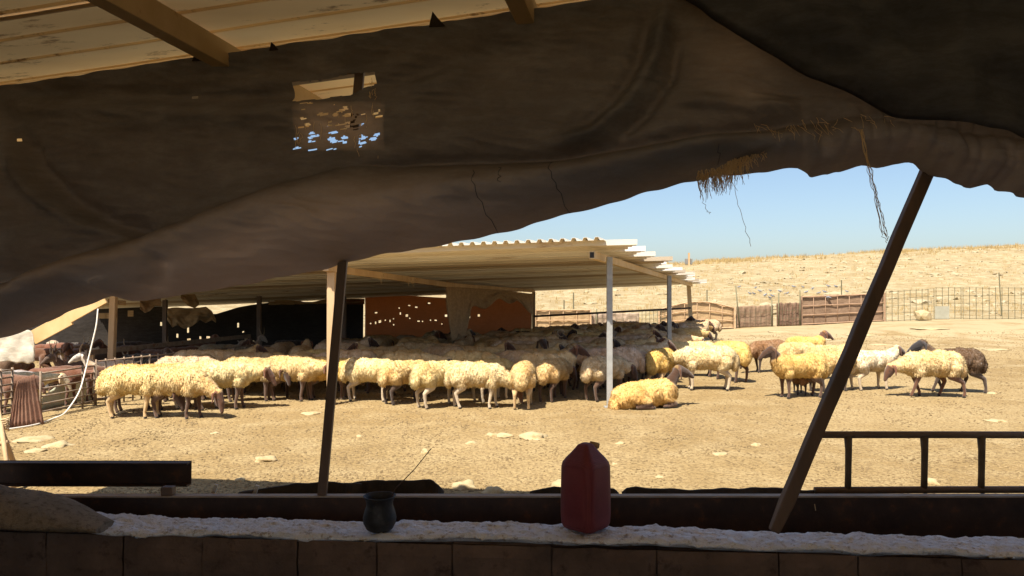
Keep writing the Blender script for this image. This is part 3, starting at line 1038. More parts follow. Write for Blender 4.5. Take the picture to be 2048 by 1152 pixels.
# ------------------------------------------------------------------ sheep shed
FR = Vector((1.32, 10.55, 2.36)); RR = Vector((6.75, 28.4, 2.04)); RL = Vector((-11.0, 20.0, 1.24)); FL = Vector((-9.2, 11.9, 2.05))
def shed_roof(u, v, dz=0):
    p = lerp(lerp(FR, FL, u), lerp(RR, RL, u), v)
    return Vector((p.x, p.y, p.z + dz))
shed = empty('sheep_shed', (1.435, 11.04, 0))
tag(shed, 'open sheep shed with a low roof of ribbed metal sheets on square posts', 'shed')
NSH = 15
random.seed(5)
M_sheets = [M_roofsheet, mat_mottled('greyer_roof_sheet', (.76, .74, .69), (.84, .82, .78), 1.4, .6, 0, .1, 30, (2.6, (.42, .30, .18), .6, .72), (.35, 1, 1)),
            mat_mottled('browner_roof_sheet', (.44, .36, .26), (.54, .45, .34), 1.4, .6, 0, .1, 30, (2.0, (.34, .20, .10), .55, .7), (.35, 1, 1))]  # sheet tones set apart to stand in for shadow lines under the roof
for i in range(NSH):
    v0, v1 = i / NSH, (i + 1) / NSH
    u0 = -.022 + random.uniform(-.012, .010)          # every sheet ends a little differently
    prof = []
    prof = [(0, 0), (.004, -.075), (.10, -.075), (.13, -.015), (.33, -.015), (.334, -.055), (.40, -.055), (.42, -.01), (.66, -.01), (.664, -.05), (.73, -.05), (.75, 0), (1.05, .004)]
    m = MB(); rows = []
    sag = random.uniform(-.008, .008)
    for u in [u0] + spaced(0.03, 1.0, 14):
        row = []
        for (a, dz) in prof:
            v = lerp(v0, v1, a)
            # the end is square to the ribs, so it steps along the slanting side
            w = lerp(FR, RR, v)
            row.append(shed_roof(u - (v - v0) * .0, v, dz + .07 + sag - .03 * a + .006 * nz(u * 20, v * 12)))
        if u == u0:
            x_end = shed_roof(u0, v0).x + .22
            row = [Vector((x_end, p.y + (x_end - p.x) * (FL.y - FR.y) / (FL.x - FR.x), p.z)) for p in row]
        rows.append(row)
    m.grid(rows, True)
    o = kid(m, 'roof_sheet', M_sheets[(0, 1, 0, 2, 1, 0, 1, 2, 0, 1, 0, 1, 2, 0, 1)[i]], shed)
    so = o.modifiers.new('gauge', 'SOLIDIFY'); so.thickness = .006; so.offset = 0
# ridged capping along the front edge
m = MB(); rows = [[], [], []]
n = 62
for i in range(n):
    u = i / (n - 1) * .92
    for (du, dz) in ((0, .0), (.0042, .0), (.0062, .042), (.0102, .042), (.0122, .0)):
        uu = u + du
        for k, (v, e) in enumerate(((-.012, .052), (.006, .060), (.022, .06))):
            rows[k].append(shed_roof(uu, v, dz + e))
m.grid(rows)
o = kid(m, 'front_capping', M_sheets[0], shed); so = o.modifiers.new('gauge', 'SOLIDIFY'); so.thickness = .004
# posts
def post(px, py, ztop, w, mat, tilt=0.0, foot=None):
    p = gp(px, py) if foot is None else Vector(foot)
    m = MB(); m.beam((p.x, p.y, -.05), (p.x + tilt, p.y, ztop), w, w, (0, 1, 0))
    return kid(m, 'post', mat, shed, False, .006), p
o1, p1 = post(1219, 815, 2.22, .082, M_zinc)
m = MB(); m.box((0, 0, 0), (.16, .16, .012)); q = kid(m, 'base_plate', M_zinc, o1); q.matrix_parent_inverse = Matrix.Identity(4); q.location = (p1.x, p1.y, .012)
o2, p2 = post(663, 810, 2.00, .115, M_timber)
P_mid = Vector((3.92, 18.7, 0)); post(0, 0, 2.13, .10, M_zinc, 0, P_mid)
P_rear = Vector((6.62, 27.6, 0)); post(0, 0, 2.0, .13, M_beamtan, -.12, P_rear)
post(0, 0, 1.75, .11, M_timber, 0, (.72, 24.9, 0))
post(0, 0, 1.9, .10, M_timber, .06, (-6.9, 12.9, 0))
for (x, y) in ((-3.9, 17.4), (-6.2, 18.4), (-8.6, 18.6), (-5.0, 21.9), (-1.4, 18.0)):
    u_ = .5
    post(0, 0, 1.62, .10, M_dkpole, 0, (x, y, 0))
# long beams carrying the sheets
def sbeam(a, b, w, h_, mat, name='roof_beam'):
    m = MB(); m.beam(a, b, w, h_); return kid(m, name, mat, shed, False, .004)
a = at(1184, 510, 10.55); b = Vector((6.70, 28.0, 2.0))
sbeam(a, b, .085, .11, M_beamtan)
dirb = (b - a).normalized()
m = MB(); m.box(a - dirb * .002, (.058, .006, .078), Matrix.Rotation(-R(17), 3, 'Z')); kid(m, 'tube_end_shade', M_black, shed)  # black plate painting the shade inside the hollow beam end
sbeam(Vector((-2.76, 11.1, 2.06)), Vector((-1.37, 15.3, 1.86)), .10, .10, M_timber, 'roof_pole')
sbeam(Vector((-1.37, 15.3, 1.86)), Vector((.72, 24.9, 1.77)), .09, .09, M_timber, 'roof_pole')
sbeam(Vector((-6.95, 12.8, 1.93)), Vector((-9.4, 19.0, 1.52)), .10, .12, M_timber, 'roof_pole')
m = MB()
for t in (.38, .62, .66):
    c = lerp(Vector((-2.76, 11.1, 2.06)), Vector((-1.37, 15.3, 1.86)), t)
    for k in range(3):
        ang = [(math.cos(q * .7) * .062, math.sin(q * .7) * .062) for q in range(10)]
        m.tube([c + Vector((x, .015 * k, z)) for x, z in ang], .006, 4)
    m.tube([c + Vector((0, 0, -.05)), c + Vector((.01, 0, -.09)), c + Vector((.02, 0, -.14))], .004, 4)
kid(m, 'rope_lashing', M_straw, shed)
# pipe rail along the open side
m = MB(); m.tube([Vector((.72, 24.85, .93)), Vector((6.5, 27.3, 1.16))], .035, 8); kid(m, 'side_rail', M_steel, shed, True)

# cloths and sheets hung as the shed's back wall
def hung(name, A, B, ztop, zbot, mat, label, cat, nx=60, ny=22, amp=.05, sag=0.0, holes=(), ragged=0.0, fold=6.0, seed=0, thick=.006, group=None):
    """a cloth hung between ground points A and B, slack between its fixings"""
    A = Vector(A); B = Vector(B); d = B - A; L = d.length; nrm = Vector((d.y, -d.x, 0)).normalized()
    rows = []
    for j in range(ny + 1):
        t = j / ny; row = []
        for i in range(nx + 1):
            u = i / nx
            zt = (ztop(u) if callable(ztop) else ztop) - sag * abs(math.sin(u * math.pi * 3))
            zb = (zbot(u) if callable(zbot) else zbot) + ragged * nz(u * L * 4, seed) + ragged * .5 * nz(u * L * 13, seed + 3)
            z = lerp(zt, zb, t)
            o = amp * (nz(u * L * fold * .3, t * 1.2, seed) + .4 * nz(u * L * fold, t * 2.5, seed + 9)) * (.3 + .7 * t)
            p = A + d * u + nrm * o
            row.append((p.x, p.y, z))
        rows.append(row)
    dead = set()
    for (u, t, wu, wt) in holes:
        for j in range(ny):
            for i in range(nx):
                if abs((i + .5) / nx - u) <= wu and abs((j + .5) / ny - t) <= wt:
                    dead.add((j, i))
    m = MB(); m.grid(rows, False, (lambda a, b: (a, b) in dead) if dead else None)
    o = m.build(name, mat, None, True)
    so = o.modifiers.new('thickness', 'SOLIDIFY'); so.thickness = thick
    return tag(o, label, cat, group)
random.seed(3)
oh = [(.06, .45, .006, .02), (.08, .72, .008, .03), (.19, .35, .008, .03), (.245, .30, .010, .035), (.285, .32, .007, .03), (.235, .58, .008, .03), (.30, .74, .009, .03), (.135, .72, .006, .05),
      (.40, .70, .008, .03), (.46, .55, .010, .03), (.25, .66, .006, .02), (.60, .62, .006, .05), (.66, .58, .005, .06), (.36, .18, .006, .02), (.52, .74, .012, .02)]
oh = [(u, t * .66, wu * .8, wt * .5) for (u, t, wu, wt) in oh]
oh += [(random.uniform(.02, .6), random.uniform(.33, .55), .003, random.uniform(.008, .02)) for k in range(12)]
hung('orange_cloth', (-4.42, 22.55, 0), (.66, 24.85, 0), lambda u: 1.56 + .07 * u + .05 * math.sin(u * 9), .02, M_orange,
     'rust orange sacking cloth with holes hung as the shed back wall', 'cloth', 150, 44, .10, .0, oh, .05, 2.2, 4)
rm_ = lambda u: (4.1 + 6.44 * u) / 10.54
bh = [(.28, .55, .004, .05), (.315, .40, .004, .07), (.32, .66, .006, .04), (.255, .88, .012, .012), (.22, .36, .003, .03), (.36, .62, .003, .04), (.39, .63, .004, .05), (.41, .66, .003, .03), (.34, .7, .003, .02),
      (.50, .40, .003, .05), (.52, .56, .004, .02), (.55, .78, .010, .012), (.05, .80, .05, .012), (.13, .81, .02, .014)]
bh = [(rm_(u), t, wu * .6, wt) for (u, t, wu, wt) in bh]
hung('black_sheet', (-15.0, 17.75, 0), (-4.46, 22.5, 0), lambda u: interp([(rm_(a), b) for a, b in ((-.7, 1.34), (.22, 1.34), (.25, 1.25), (.28, 1.12), (.42, 1.12), (.50, 1.30), (.58, 1.40), (.66, 1.45), (.8, 1.44), (1, 1.52))], u), .05, M_blacktarp,
     'black plastic sheet with small tears forming the shed back wall', 'plastic sheet', 260, 40, .06, .0, bh, .04, 1.6, 8)
hung('scalloped_cloth', (-6.9, 21.25, 0), (-4.5, 22.3, 0), lambda u: 1.50 + .045 * math.sin(u * 12), lambda u: 1.36 + .05 * u, M_ragtan,
     'pale cloth strip tied along the top of the black sheet', 'cloth', 60, 8, .03, .03, (), .02, 6, 2)
hung('orange_patch', (-5.2, 22.0, 0), (-4.4, 22.4, 0), 1.53, 1.36, M_orange, 'small orange cloth patch above the black sheet', 'cloth', 16, 6, .02, 0, (), .01, 4, 3)
# tan canvas tied back at the corner
def drape(rows_px, d0, d1, mat, name, label, cat, amp=.06, seed=0):
    """rows_px: list of (x, ytop, ybot) across the cloth"""
    m = MB(); rows = []
    ny = 26; nx = 70
    xs = [r[0] for r in rows_px]
    for j in range(ny + 1):
        t = j / ny; row = []
        for i in range(nx + 1):
            x = lerp(xs[0], xs[-1], i / nx)
            yt = interp([(r[0], r[1]) for r in rows_px], x); yb = interp([(r[0], r[2]) for r in rows_px], x)
            d = lerp(d0, d1, i / nx) + amp * (nz(x * .035 + t * 1.3, t * 2.0, seed) + .6 * nz(x * .09 - t * 2, t * 3, seed + 4)) * (.3 + t)
            p = at(x, lerp(yt, yb, t), d)
            row.append((p.x, p.y, p.z))
        rows.append(row)
    m.grid(rows)
    o = m.build(name, mat, None, True)
    so = o.modifiers.new('thickness', 'SOLIDIFY'); so.thickness = .006
    return tag(o, label, cat)
drape([(892, 562, 606), (898, 564, 648), (904, 565, 682), (911, 566, 680), (917, 567, 666), (923, 568, 674), (930, 569, 676), (937, 570, 646), (943, 571, 613), (952, 572, 612), (962, 573, 617), (972, 575, 617), (982, 577, 610), (991, 578, 601), (999, 579, 597), (1008, 580, 602), (1018, 581, 608), (1027, 583, 606),
       (1034, 584, 601), (1042, 585, 606), (1050, 586, 616), (1058, 587, 625), (1066, 587, 630)], 15.4, 24.2, M_tancloth, 'tied_back_canvas', 'crumpled tan canvas tied back in front of the orange cloth', 'canvas', .35, 3)
# bits hanging on the left
drape([(335, 617, 640), (345, 615, 655), (355, 615, 650), (370, 616, 658), (385, 616, 652), (400, 615, 640), (412, 613, 646), (424, 622, 640), (432, 640, 645)], 18.4, 18.6, M_ragtan, 'hung_sack', 'tan sackcloth hung over a line inside the shed', 'sack', .15, 6)
drape([(362, 588, 596), (376, 584, 612), (390, 588, 616), (398, 604, 610)], 17.6, 17.7, M_ragtan, 'hung_rag', 'small twisted tan rag hanging above the sackcloth', 'rag', .1, 9)
drape([(280, 590, 618), (290, 588, 626), (300, 588, 622), (310, 590, 612), (322, 586, 612)], 16.4, 16.6, M_tancloth, 'brown_rag', 'brown rag hanging from the shed eave by the torn sheet', 'rag', .12, 12)
drape([(216, 598, 606), (232, 600, 610), (252, 602, 610)], 13.0, 13.2, M_ragtan, 'eave_flap', 'pale flap of cloth hanging under the eave near the brown post', 'cloth', .05, 14)
for (x0, x1, y0, y1, lab) in ((198, 212, 626, 637, 'smaller pale card hung on the black sheet, nearest the brown post'), (213, 227, 626, 637, 'pale card hung second from the brown post on the black sheet'), (256, 267, 621, 633, 'single pale card hung on the black sheet apart from the other two')):
    m = MB(); c = at((x0 + x1) / 2, (y0 + y1) / 2, 18.9); w = (x1 - x0) / FPX * 18.9; hh = (y1 - y0) / FPX * 18.9
    m.box(c, (w, .02, hh)); tag(m.build('hung_card', M_ragtan), lab, 'card')

# slanting plywood eave boards with the white sheet at the far left
ev = empty('eave_board', at(140, 650, 10.6))
tag(ev, 'slanting tan plywood eave boards descending from the brown post', 'eave board')
for (x0, y0, x1, y1, w0, d) in ((66, 676, 140, 636, .20, 10.62), (137, 634, 208, 594, .18, 10.6)):
    m = MB(); m.beam(at(x0, y0, d), at(x1, y1, d), .03, w0); kid(m, 'board', M_woodlight, ev, False, .003)
drape([(-160, 690, 735), (-80, 690, 728), (0, 665, 724), (20, 662, 722), (34, 660, 726), (46, 659, 724), (58, 660, 728), (66, 664, 724), (70, 690, 724)], 10.4, 10.5, M_whitecloth, 'white_sheet', 'bright white ragged sheet hanging in the sun beside the plywood boards', 'sheet', .03, 20)

# ------------------------------------------------------------------ pen fences on the left
def hurdle(name, label, A, B, hgt, bars, vbars, z0=.06, mat=M_rail, thick=.012, group=None, tiltz=0.0):
    A = Vector(A); B = Vector(B)
    e = empty(name, (A + B) / 2); tag(e, label, 'fence', group)
    for k in range(bars):
        z = lerp(z0, hgt, k / (bars - 1)); m = MB(); m.tube([A + Vector((0, 0, z)), B + Vector((0, 0, z + tiltz))], thick, 6); kid(m, 'bar', mat, e, True)
    for t in vbars:
        p = lerp(A, B, t); m = MB(); m.tube([p + Vector((0, 0, -.02)), p + Vector((0, 0, hgt + .03 + tiltz * t))], thick * 1.25, 6); kid(m, 'upright', mat, e, True)
    return e
hurdle('pen_hurdle', 'low hurdle of five rusty rails in front of the reddish goats', gp(82, 836), gp(190, 812), .60, 6, (0, .76, 1.0), .08)
hurdle('pen_hurdle', 'leaning barred hurdle beside the rusty corrugated sheet at the far left', gp(-60, 868), gp(28, 848), .70, 8, (0, .7, .97), .06)
A = gp(193, 811); B = Vector((-5.05, 14.9, 0)); C_ = Vector((-4.2, 17.0, 0))
hurdle('pen_fence', 'long barred fence dividing the goats from the sheep', A, B, .66, 2, [i / 22 for i in range(23)], .10, M_rail, .011)
# feeding rail inside the pen
m = MB(); m.beam(at(172, 706, 12.9), at(500, 672, 17.6), .05, .085)
fr_ = empty('feed_rail', (-6.5, 14.5, 0)); tag(fr_, 'pale weathered plank rail running back above the goats', 'rail')
kid(m, 'plank', M_rail, fr_)
for t in (.03, .97):
    p = lerp(at(172, 706, 12.9), at(500, 672, 17.6), t); m = MB(); m.beam((p.x, p.y, 0), (p.x, p.y, p.z - .04), .06, .06, (0, 1, 0)); kid(m, 'support', M_timber, fr_)
# rusty corrugated sheet leaning on the fence
m = MB(); rows = []
q0 = gp(18, 856); q1 = gp(90, 848)
for j in range(9):
    t = j / 8; row = []
    for i in range(61):
        u = i / 60
        b = lerp(q0, q1, u)
        top = at(lerp(36, 70, u), lerp(762, 748, u), b.y + .12)
        p = lerp(Vector((b.x, b.y, .0)), top, t)
        o = .010 * math.sin(u * math.pi * 2 * 8) * (1 - .6 * t) - .05 * math.sin(u * math.pi) + (.03 * math.exp(-((t - .45) / .05) ** 2) + .03 * math.exp(-((t - .8) / .05) ** 2)) * -.6
        row.append((p.x, p.y + o, p.z))
    rows.append(row)
m.grid(rows)
o = m.build('corrugated_sheet', M_rustred, None, True); so = o.modifiers.new('gauge', 'SOLIDIFY'); so.thickness = .004
tag(o, 'rust red bowed corrugated sheet standing against the hurdles', 'metal sheet')
# pale sack heap behind the hurdle
m = MB()
c = gp(135, 822)
rows = []
for i in range(31):
    u = i / 30
    px = lerp(88, 178, u)
    hgt = interp([(0, .06), (.1, .22), (.35, .33), (.6, .38), (.85, .40), (1, .22)], u)
    base = gp(px, lerp(826, 806, u)); base.y += .34; base.x = (px - 1024) / FPX * base.y
    ring = []
    for k in range(17):
        a = 2 * math.pi * k / 16
        rr = 1 + .16 * nz(u * 6, math.cos(a) * 2, math.sin(a) * 2)
        ring.append((base.x, base.y + math.cos(a) * .16 * rr, max(0, hgt * .5 + math.sin(a) * hgt * .5 * rr)))
    rows.append(ring)
m.grid(rows); m.add(rows[0], [tuple(range(16))[::-1]]); m.add(rows[-1], [tuple(range(16))])
tag(m.build('feed_sack', M_sackpale, None, True), 'pale greenish feed sack slumped behind the hurdle', 'sack')
# hose hanging from the eave down to the ground
hp = [at(196, 618, 10.5), at(193, 650, 10.45), at(184, 690, 10.4), at(172, 740, 10.3), at(160, 782, 10.1), at(142, 812, 9.95), at(128, 828, 9.9)]
hp += [gp(112, 838) + Vector((0, 0, .02)), gp(90, 846) + Vector((0, 0, .015)), gp(64, 853) + Vector((0, 0, .015)), gp(20, 860) + Vector((0, 0, .015)), gp(-30, 866) + Vector((0, 0, .015))]
fine = []
for i in range(len(hp) - 1):
    p0, p1_, p2_, p3 = hp[max(i - 1, 0)], hp[i], hp[i + 1], hp[min(i + 2, len(hp) - 1)]
    for q in range(5):
        t = q / 5
        fine.append(.5 * (2 * p1_ + (p2_ - p0) * t + (2 * p0 - 5 * p1_ + 4 * p2_ - p3) * t * t + (3 * p1_ - p0 - 3 * p2_ + p3) * t ** 3))
m = MB(); m.tube(fine, .010, 6)
tag(m.build('hose', M_hose, None, True), 'pale hose hanging from the eave and trailing along the ground', 'hose')
# rope bound stand at the lower left
st = empty('rope_bound_stand', gp(40, 935)); tag(st, 'wooden stand of poles lashed with rope at the lower left edge', 'stand')
dd = 6.6
for (a, b, r_) in ((at(-45, 740, dd), at(38, 948, 6.75), .024), (at(-6, 800, dd + .1), at(24, 985, 6.2), .020), (at(-60, 898, dd), at(18, 884, dd), .022), (at(-40, 985, 6.2), at(60, 966, 6.5), .018)):
    m = MB(); b = Vector((b.x, b.y, max(b.z, .0))); m.tube([a, lerp(a, b, .5) + Vector((.006, 0, .004)), b], [r_, r_ * .95, r_ * .9], 8); kid(m, 'pole', M_timber, st, True)
m = MB(); c = at(10, 850, dd)
for k in range(5):
    m.tube([c + Vector((.035 * math.cos(q * .8), .035 * math.sin(q * .8), -.05 + .02 * k + .004 * q)) for q in range(9)], .007, 5)
kid(m, 'rope_lashing', M_straw, st)

# ------------------------------------------------------------------ gates and fences at the back
def gate(px0, px1, ytop, ybot, d0, d1, mat, cloth, label, rails=3, stays=4, arch=0.0, name='gate', wall=None):
    a = at(px0, ybot, d0); b = at(px1, ybot, d1)
    za = terr(a.x, a.y); zb = terr(b.x, b.y)
    A = Vector((a.x, a.y, za)); B = Vector((b.x, b.y, zb))
    hgt = ((ybot - ytop) / FPX) * (d0 + d1) / 2
    e = empty(name, (A + B) / 2); tag(e, label, 'gate')
    def zt(u, f):
        return lerp(za, zb, u) + .05 + f * (hgt - .05) + (arch * math.sin(u * math.pi) * f if arch else 0)
    for t in (0, 1):
        p = lerp(A, B, t); m = MB(); m.beam((p.x, p.y, p.z - .05), (p.x, p.y, p.z + hgt + .05), .07, .07, (0, 1, 0)); kid(m, 'upright', mat, e, False, .005)
    for k in range(rails):
        f = k / (rails - 1)
        m = MB(); m.tube([Vector((lerp(A, B, u).x, lerp(A, B, u).y, zt(u, f))) for u in spaced(0, 1, 16)], .032 if k in (0, rails - 1) else .024, 6); kid(m, 'rail', mat, e, True)
    for k in range(stays):
        u = (k + 1) / (stays + 1); p = lerp(A, B, u)
        m = MB(); m.tube([Vector((p.x, p.y, zt(u, 0))), Vector((p.x, p.y, zt(u, 1)))], .014, 5); kid(m, 'stay', mat, e, True)
    m = MB(); rows = []
    for j in range(13):
        rows.append([(lerp(A, B, u).x + 0, lerp(A, B, u).y + .06 + .03 * nz(u * 9, j * .3, px0), zt(u, lerp(1.0, -.02, j / 12)) - .02) for u in spaced(0.01, .99, 40)])
    m.grid(rows); o = kid(m, 'sheet_backing', cloth, e, True)
    so = o.modifiers.new('thickness', 'SOLIDIFY'); so.thickness = .006
    return e
gate(1071, 1181, 621, 664, 33, 33.4, M_fencetan, M_gatecloth, 'tan gate with a pale sheet behind it seen under the roof edge', 3, 3, 0)
gate(1318, 1469, 616, 657, 34.6, 35.2, M_fencetan, M_gatecloth, 'tan gate with bowed arching rails behind the rear shed posts', 4, 5, .34)
gate(1603, 1769, 600, 656, 36.2, 36.8, mat_mottled('brown_gate_frame', (.30, .19, .12), (.40, .26, .17), 6, .8, .1, .1, 40), M_browncloth, 'brown gate of wide rails with sheeting next to the wire mesh fence', 4, 6, 0)
def panel_fence(px0, px1, ytop, ybot, d0, d1, cloth, label, posts, holes=()):
    a = at(px0, ybot, d0); b = at(px1, ybot, d1)
    A = Vector((a.x, a.y, terr(a.x, a.y))); B = Vector((b.x, b.y, terr(b.x, b.y)))
    hgt = (ybot - ytop) / FPX * (d0 + d1) / 2
    e = empty('cloth_fence', (A + B) / 2); tag(e, label, 'fence')
    m = MB(); rows = []
    for j in range(15):
        t = j / 14
        rows.append([(lerp(A, B, u).x, lerp(A, B, u).y + .07 * nz(u * 12, t * 3, px0) * (1 - t * .5), lerp(A, B, u).z + lerp(hgt * (1 + .05 * nz(u * 8, px0)), .0, t)) for u in spaced(0, 1, 60)])
    m.grid(rows); o = kid(m, 'cloth', cloth, e, True); so = o.modifiers.new('thickness', 'SOLIDIFY'); so.thickness = .006
    for (u, hh, tl) in posts:
        p = lerp(A, B, u); m = MB(); m.tube([(p.x, p.y - .08, p.z - .05), (p.x + tl, p.y - .08, p.z + hh)], .028, 6); kid(m, 'stake', M_wire, e, True)
    for f in (.33, .68):
        m = MB(); m.tube([(lerp(A, B, u).x, lerp(A, B, u).y - .09, lerp(A, B, u).z + hgt * f + .02 * math.sin(u * 9)) for u in spaced(0, 1, 12)], .008, 4); kid(m, 'wire', M_wire, e)
    for k in range(7):
        u = (k + .5) / 7; p = lerp(A, B, u); m = MB(); m.tube([(p.x, p.y - .09, p.z), (p.x, p.y - .09, p.z + hgt)], .007, 4); kid(m, 'wire', M_wire, e)
    return e
panel_fence(1183, 1278, 626, 662, 33.6, 34.0, M_pinkcloth, 'pinkish cloth fence between the tan gates under the roof', [(.1, 1.0, 0)])
panel_fence(1472, 1546, 613, 656, 35.4, 35.6, M_browncloth, 'wider brown cloth fence panel beside the arched gate', [(.08, 2.0, -.18), (.95, 1.3, 0)])
panel_fence(1553, 1600, 611, 657, 35.7, 36.0, mat_cloth('dark_brown_cloth', (.20, .125, .09), (.28, .18, .125), .1, (.3, .2, .1), 3, 40)[0].m, 'narrow rumpled brown cloth fence panel beside the wide railed gate', [(.05, 1.6, .02), (.97, 1.7, 0)])
def mesh_fence(px0, px1, y0t, y1t, y0b, y1b, d0, d1, nv, nh, label):
    a = at(px0, y0b, d0); b = at(px1, y1b, d1)
    A = Vector((a.x, a.y, terr(a.x, a.y))); B = Vector((b.x, b.y, terr(b.x, b.y)))
    h0 = (y0b - y0t) / FPX * d0; h1 = (y1b - y1t) / FPX * d1
    e = empty('wire_mesh_fence', (A + B) / 2); tag(e, label, 'fence')
    for k in range(nv + 1):
        u = k / nv; p = lerp(A, B, u); hh = lerp(h0, h1, u)
        m = MB(); m.tube([(p.x + .03 * nz(k, 1), p.y, p.z - .03), (p.x + .03 * nz(k, 2), p.y, p.z + hh + .02)], .014, 4); kid(m, 'wire', M_wire, e)
    for k in range(nh):
        f = k / (nh - 1) * .97 + .02
        m = MB(); m.tube([(lerp(A, B, u).x, lerp(A, B, u).y - .012, lerp(A, B, u).z + lerp(h0, h1, u) * f + .02 * nz(u * 6, k)) for u in spaced(0, 1, 14)], .013, 4); kid(m, 'wire', M_wire, e)
    return e
mesh_fence(1772, 1868, 592, 589, 652, 650, 36.6, 37.0, 8, 5, 'square wire mesh fence panel joined to the brown railed gate')
mesh_fence(1872, 1922, 587, 585, 650, 648, 37.0, 37.2, 4, 5, 'narrow middle panel of square wire mesh fence carrying a grey board')
mesh_fence(1926, 2130, 585, 574, 648, 636, 37.2, 38.4, 16, 5, 'long square wire mesh fence panel running out of the picture')
mesh_fence(1284, 1330, 622, 622, 662, 662, 34.0, 34.2, 6, 6, 'small wire mesh panel between pinkish cloth and arched gate')
m = MB(); c = at(1884, 625, 36.9); m.box(c, (.70, .02, .62)); tag(m.build('grey_board', mat_mottled('grey_board_paint', (.30, .29, .23), (.36, .35, .28), 3)), 'plain grey board fixed low on the wire mesh fence', 'board')
c = at(1846, 640, 36.4); m = MB(); m.rock((c.x, c.y, terr(c.x, c.y) + .22), (.36, .3, .3), 5, 2, .3)
tag(m.build('boulder', M_stone), 'squat pale boulder lying against the wire mesh fence', 'boulder')
for (px, y0, y1, d, tl, lab) in ((1683, 560, 612, 39, 0, 'thin stake standing behind the brown railed gate'), (1998, 545, 628, 40, .25, 'tall leaning stake behind the long wire mesh panel'), (1414, 580, 606, 37, 0, 'short thin stake behind the arched gate'),
                             (1147, 585, 640, 34, 0, 'taller dark stake by the tan gate under the roof'), (1128, 600, 640, 34.2, 0, 'shorter dark stake by the tan gate under the roof')):
    a = at(px + tl * 20, y1, d); b = at(px, y0, d); m = MB(); m.tube([(a.x, d, terr(a.x, d) - .05), b], .028, 6)
    tag(m.build('stake', M_wire), lab, 'stake')
# post with a small box on the hill crest
sg = empty('boxed_post', (0, 0, 0)); c = at(1378, 540, 96); zt_ = terr(c.x, c.y)
sg.location = (c.x, c.y, zt_); tag(sg, 'small dark box on a post standing on the hill crest', 'post')
m = MB(); m.beam((0, 0, -.3), (0, 0, max(1.6, at(1378, 514, 96).z - zt_)), .22, .22, (0, 1, 0)); m.build('post', M_timber, sg)
ztb = at(1378, 523, 96).z - zt_
m = MB(); m.box((0, .2, ztb), (.92, .3, .75)); m.build('box', mat_mottled('grey_box', (.16, .16, .15), (.22, .21, .2), 3), sg, False, .03)

# pigeons
bm = bmesh.new()
def bird_mesh():
    m = MB()
    m.tube([(-.17, 0, .10), (-.10, 0, .125), (-.02, 0, .14), (.06, 0, .155), (.10, 0, .19), (.125, 0, .225), (.15, 0, .225), (.175, 0, .215)], [.012, .035, .06, .058, .038, .03, .024, .006], 9)
    for y in (-.02, .02):
        m.tube([(-.01, y, .09), (.0, y, .0)], .008, 4)
        m.tube([(.02, y * 2.6, .17), (-.06, y * 2.8, .14), (-.16, y * 1.3, .105)], [.018, .03, .006], 6)
    return m.mesh('pigeon', M_bird, True)
bm.free()
BIRD = bird_mesh()
random.seed(21)
bpx = [(1478, 577), (1500, 590), (1511, 578), (1520, 586), (1530, 594), (1541, 584), (1545, 596), (1560, 586), (1573, 591), (1588, 577), (1606, 577), (1612, 588), (1625, 580), (1637, 590), (1657, 576), (1672, 576), (1694, 586), (1540, 600), (1508, 591), (1650, 588)]
ORD = ['first', 'second', 'third', 'fourth', 'fifth', 'sixth', 'seventh', 'eighth', 'ninth', 'tenth', 'eleventh', 'twelfth', 'thirteenth', 'fourteenth', 'fifteenth', 'sixteenth', 'seventeenth', 'eighteenth', 'nineteenth', 'twentieth']
for kb, (px, py) in enumerate(sorted(bpx)):
    # find the slope point that pixel looks at
    d = 39.0
    while d < 90:
        p = at(px, py, d)
        if p.z <= terr(p.x, p.y): break
        d += .1
    o = link_mesh('pigeon', BIRD); o.location = (p.x, p.y, terr(p.x, p.y) - .004); o.rotation_euler = (0, 0, random.choice((0, math.pi)) + random.uniform(-.6, .6)); k = random.uniform(.9, 1.2); o.scale = (k, k, k)
    tag(o, ORD[kb] + ' grey pigeon from the left on the slope behind the fence', 'pigeon', 'pigeons on the slope behind the fence')
p = at(1655, 598, 36.4)
o = link_mesh('pigeon', BIRD); zg = terr(at(1655, 656, 36.4).x, 36.4); o.location = (p.x, 36.37, p.z - .055); o.rotation_euler = (0, 0, 2.6)
tag(o, 'grey pigeon perched on the top rail of the brown gate', 'pigeon')

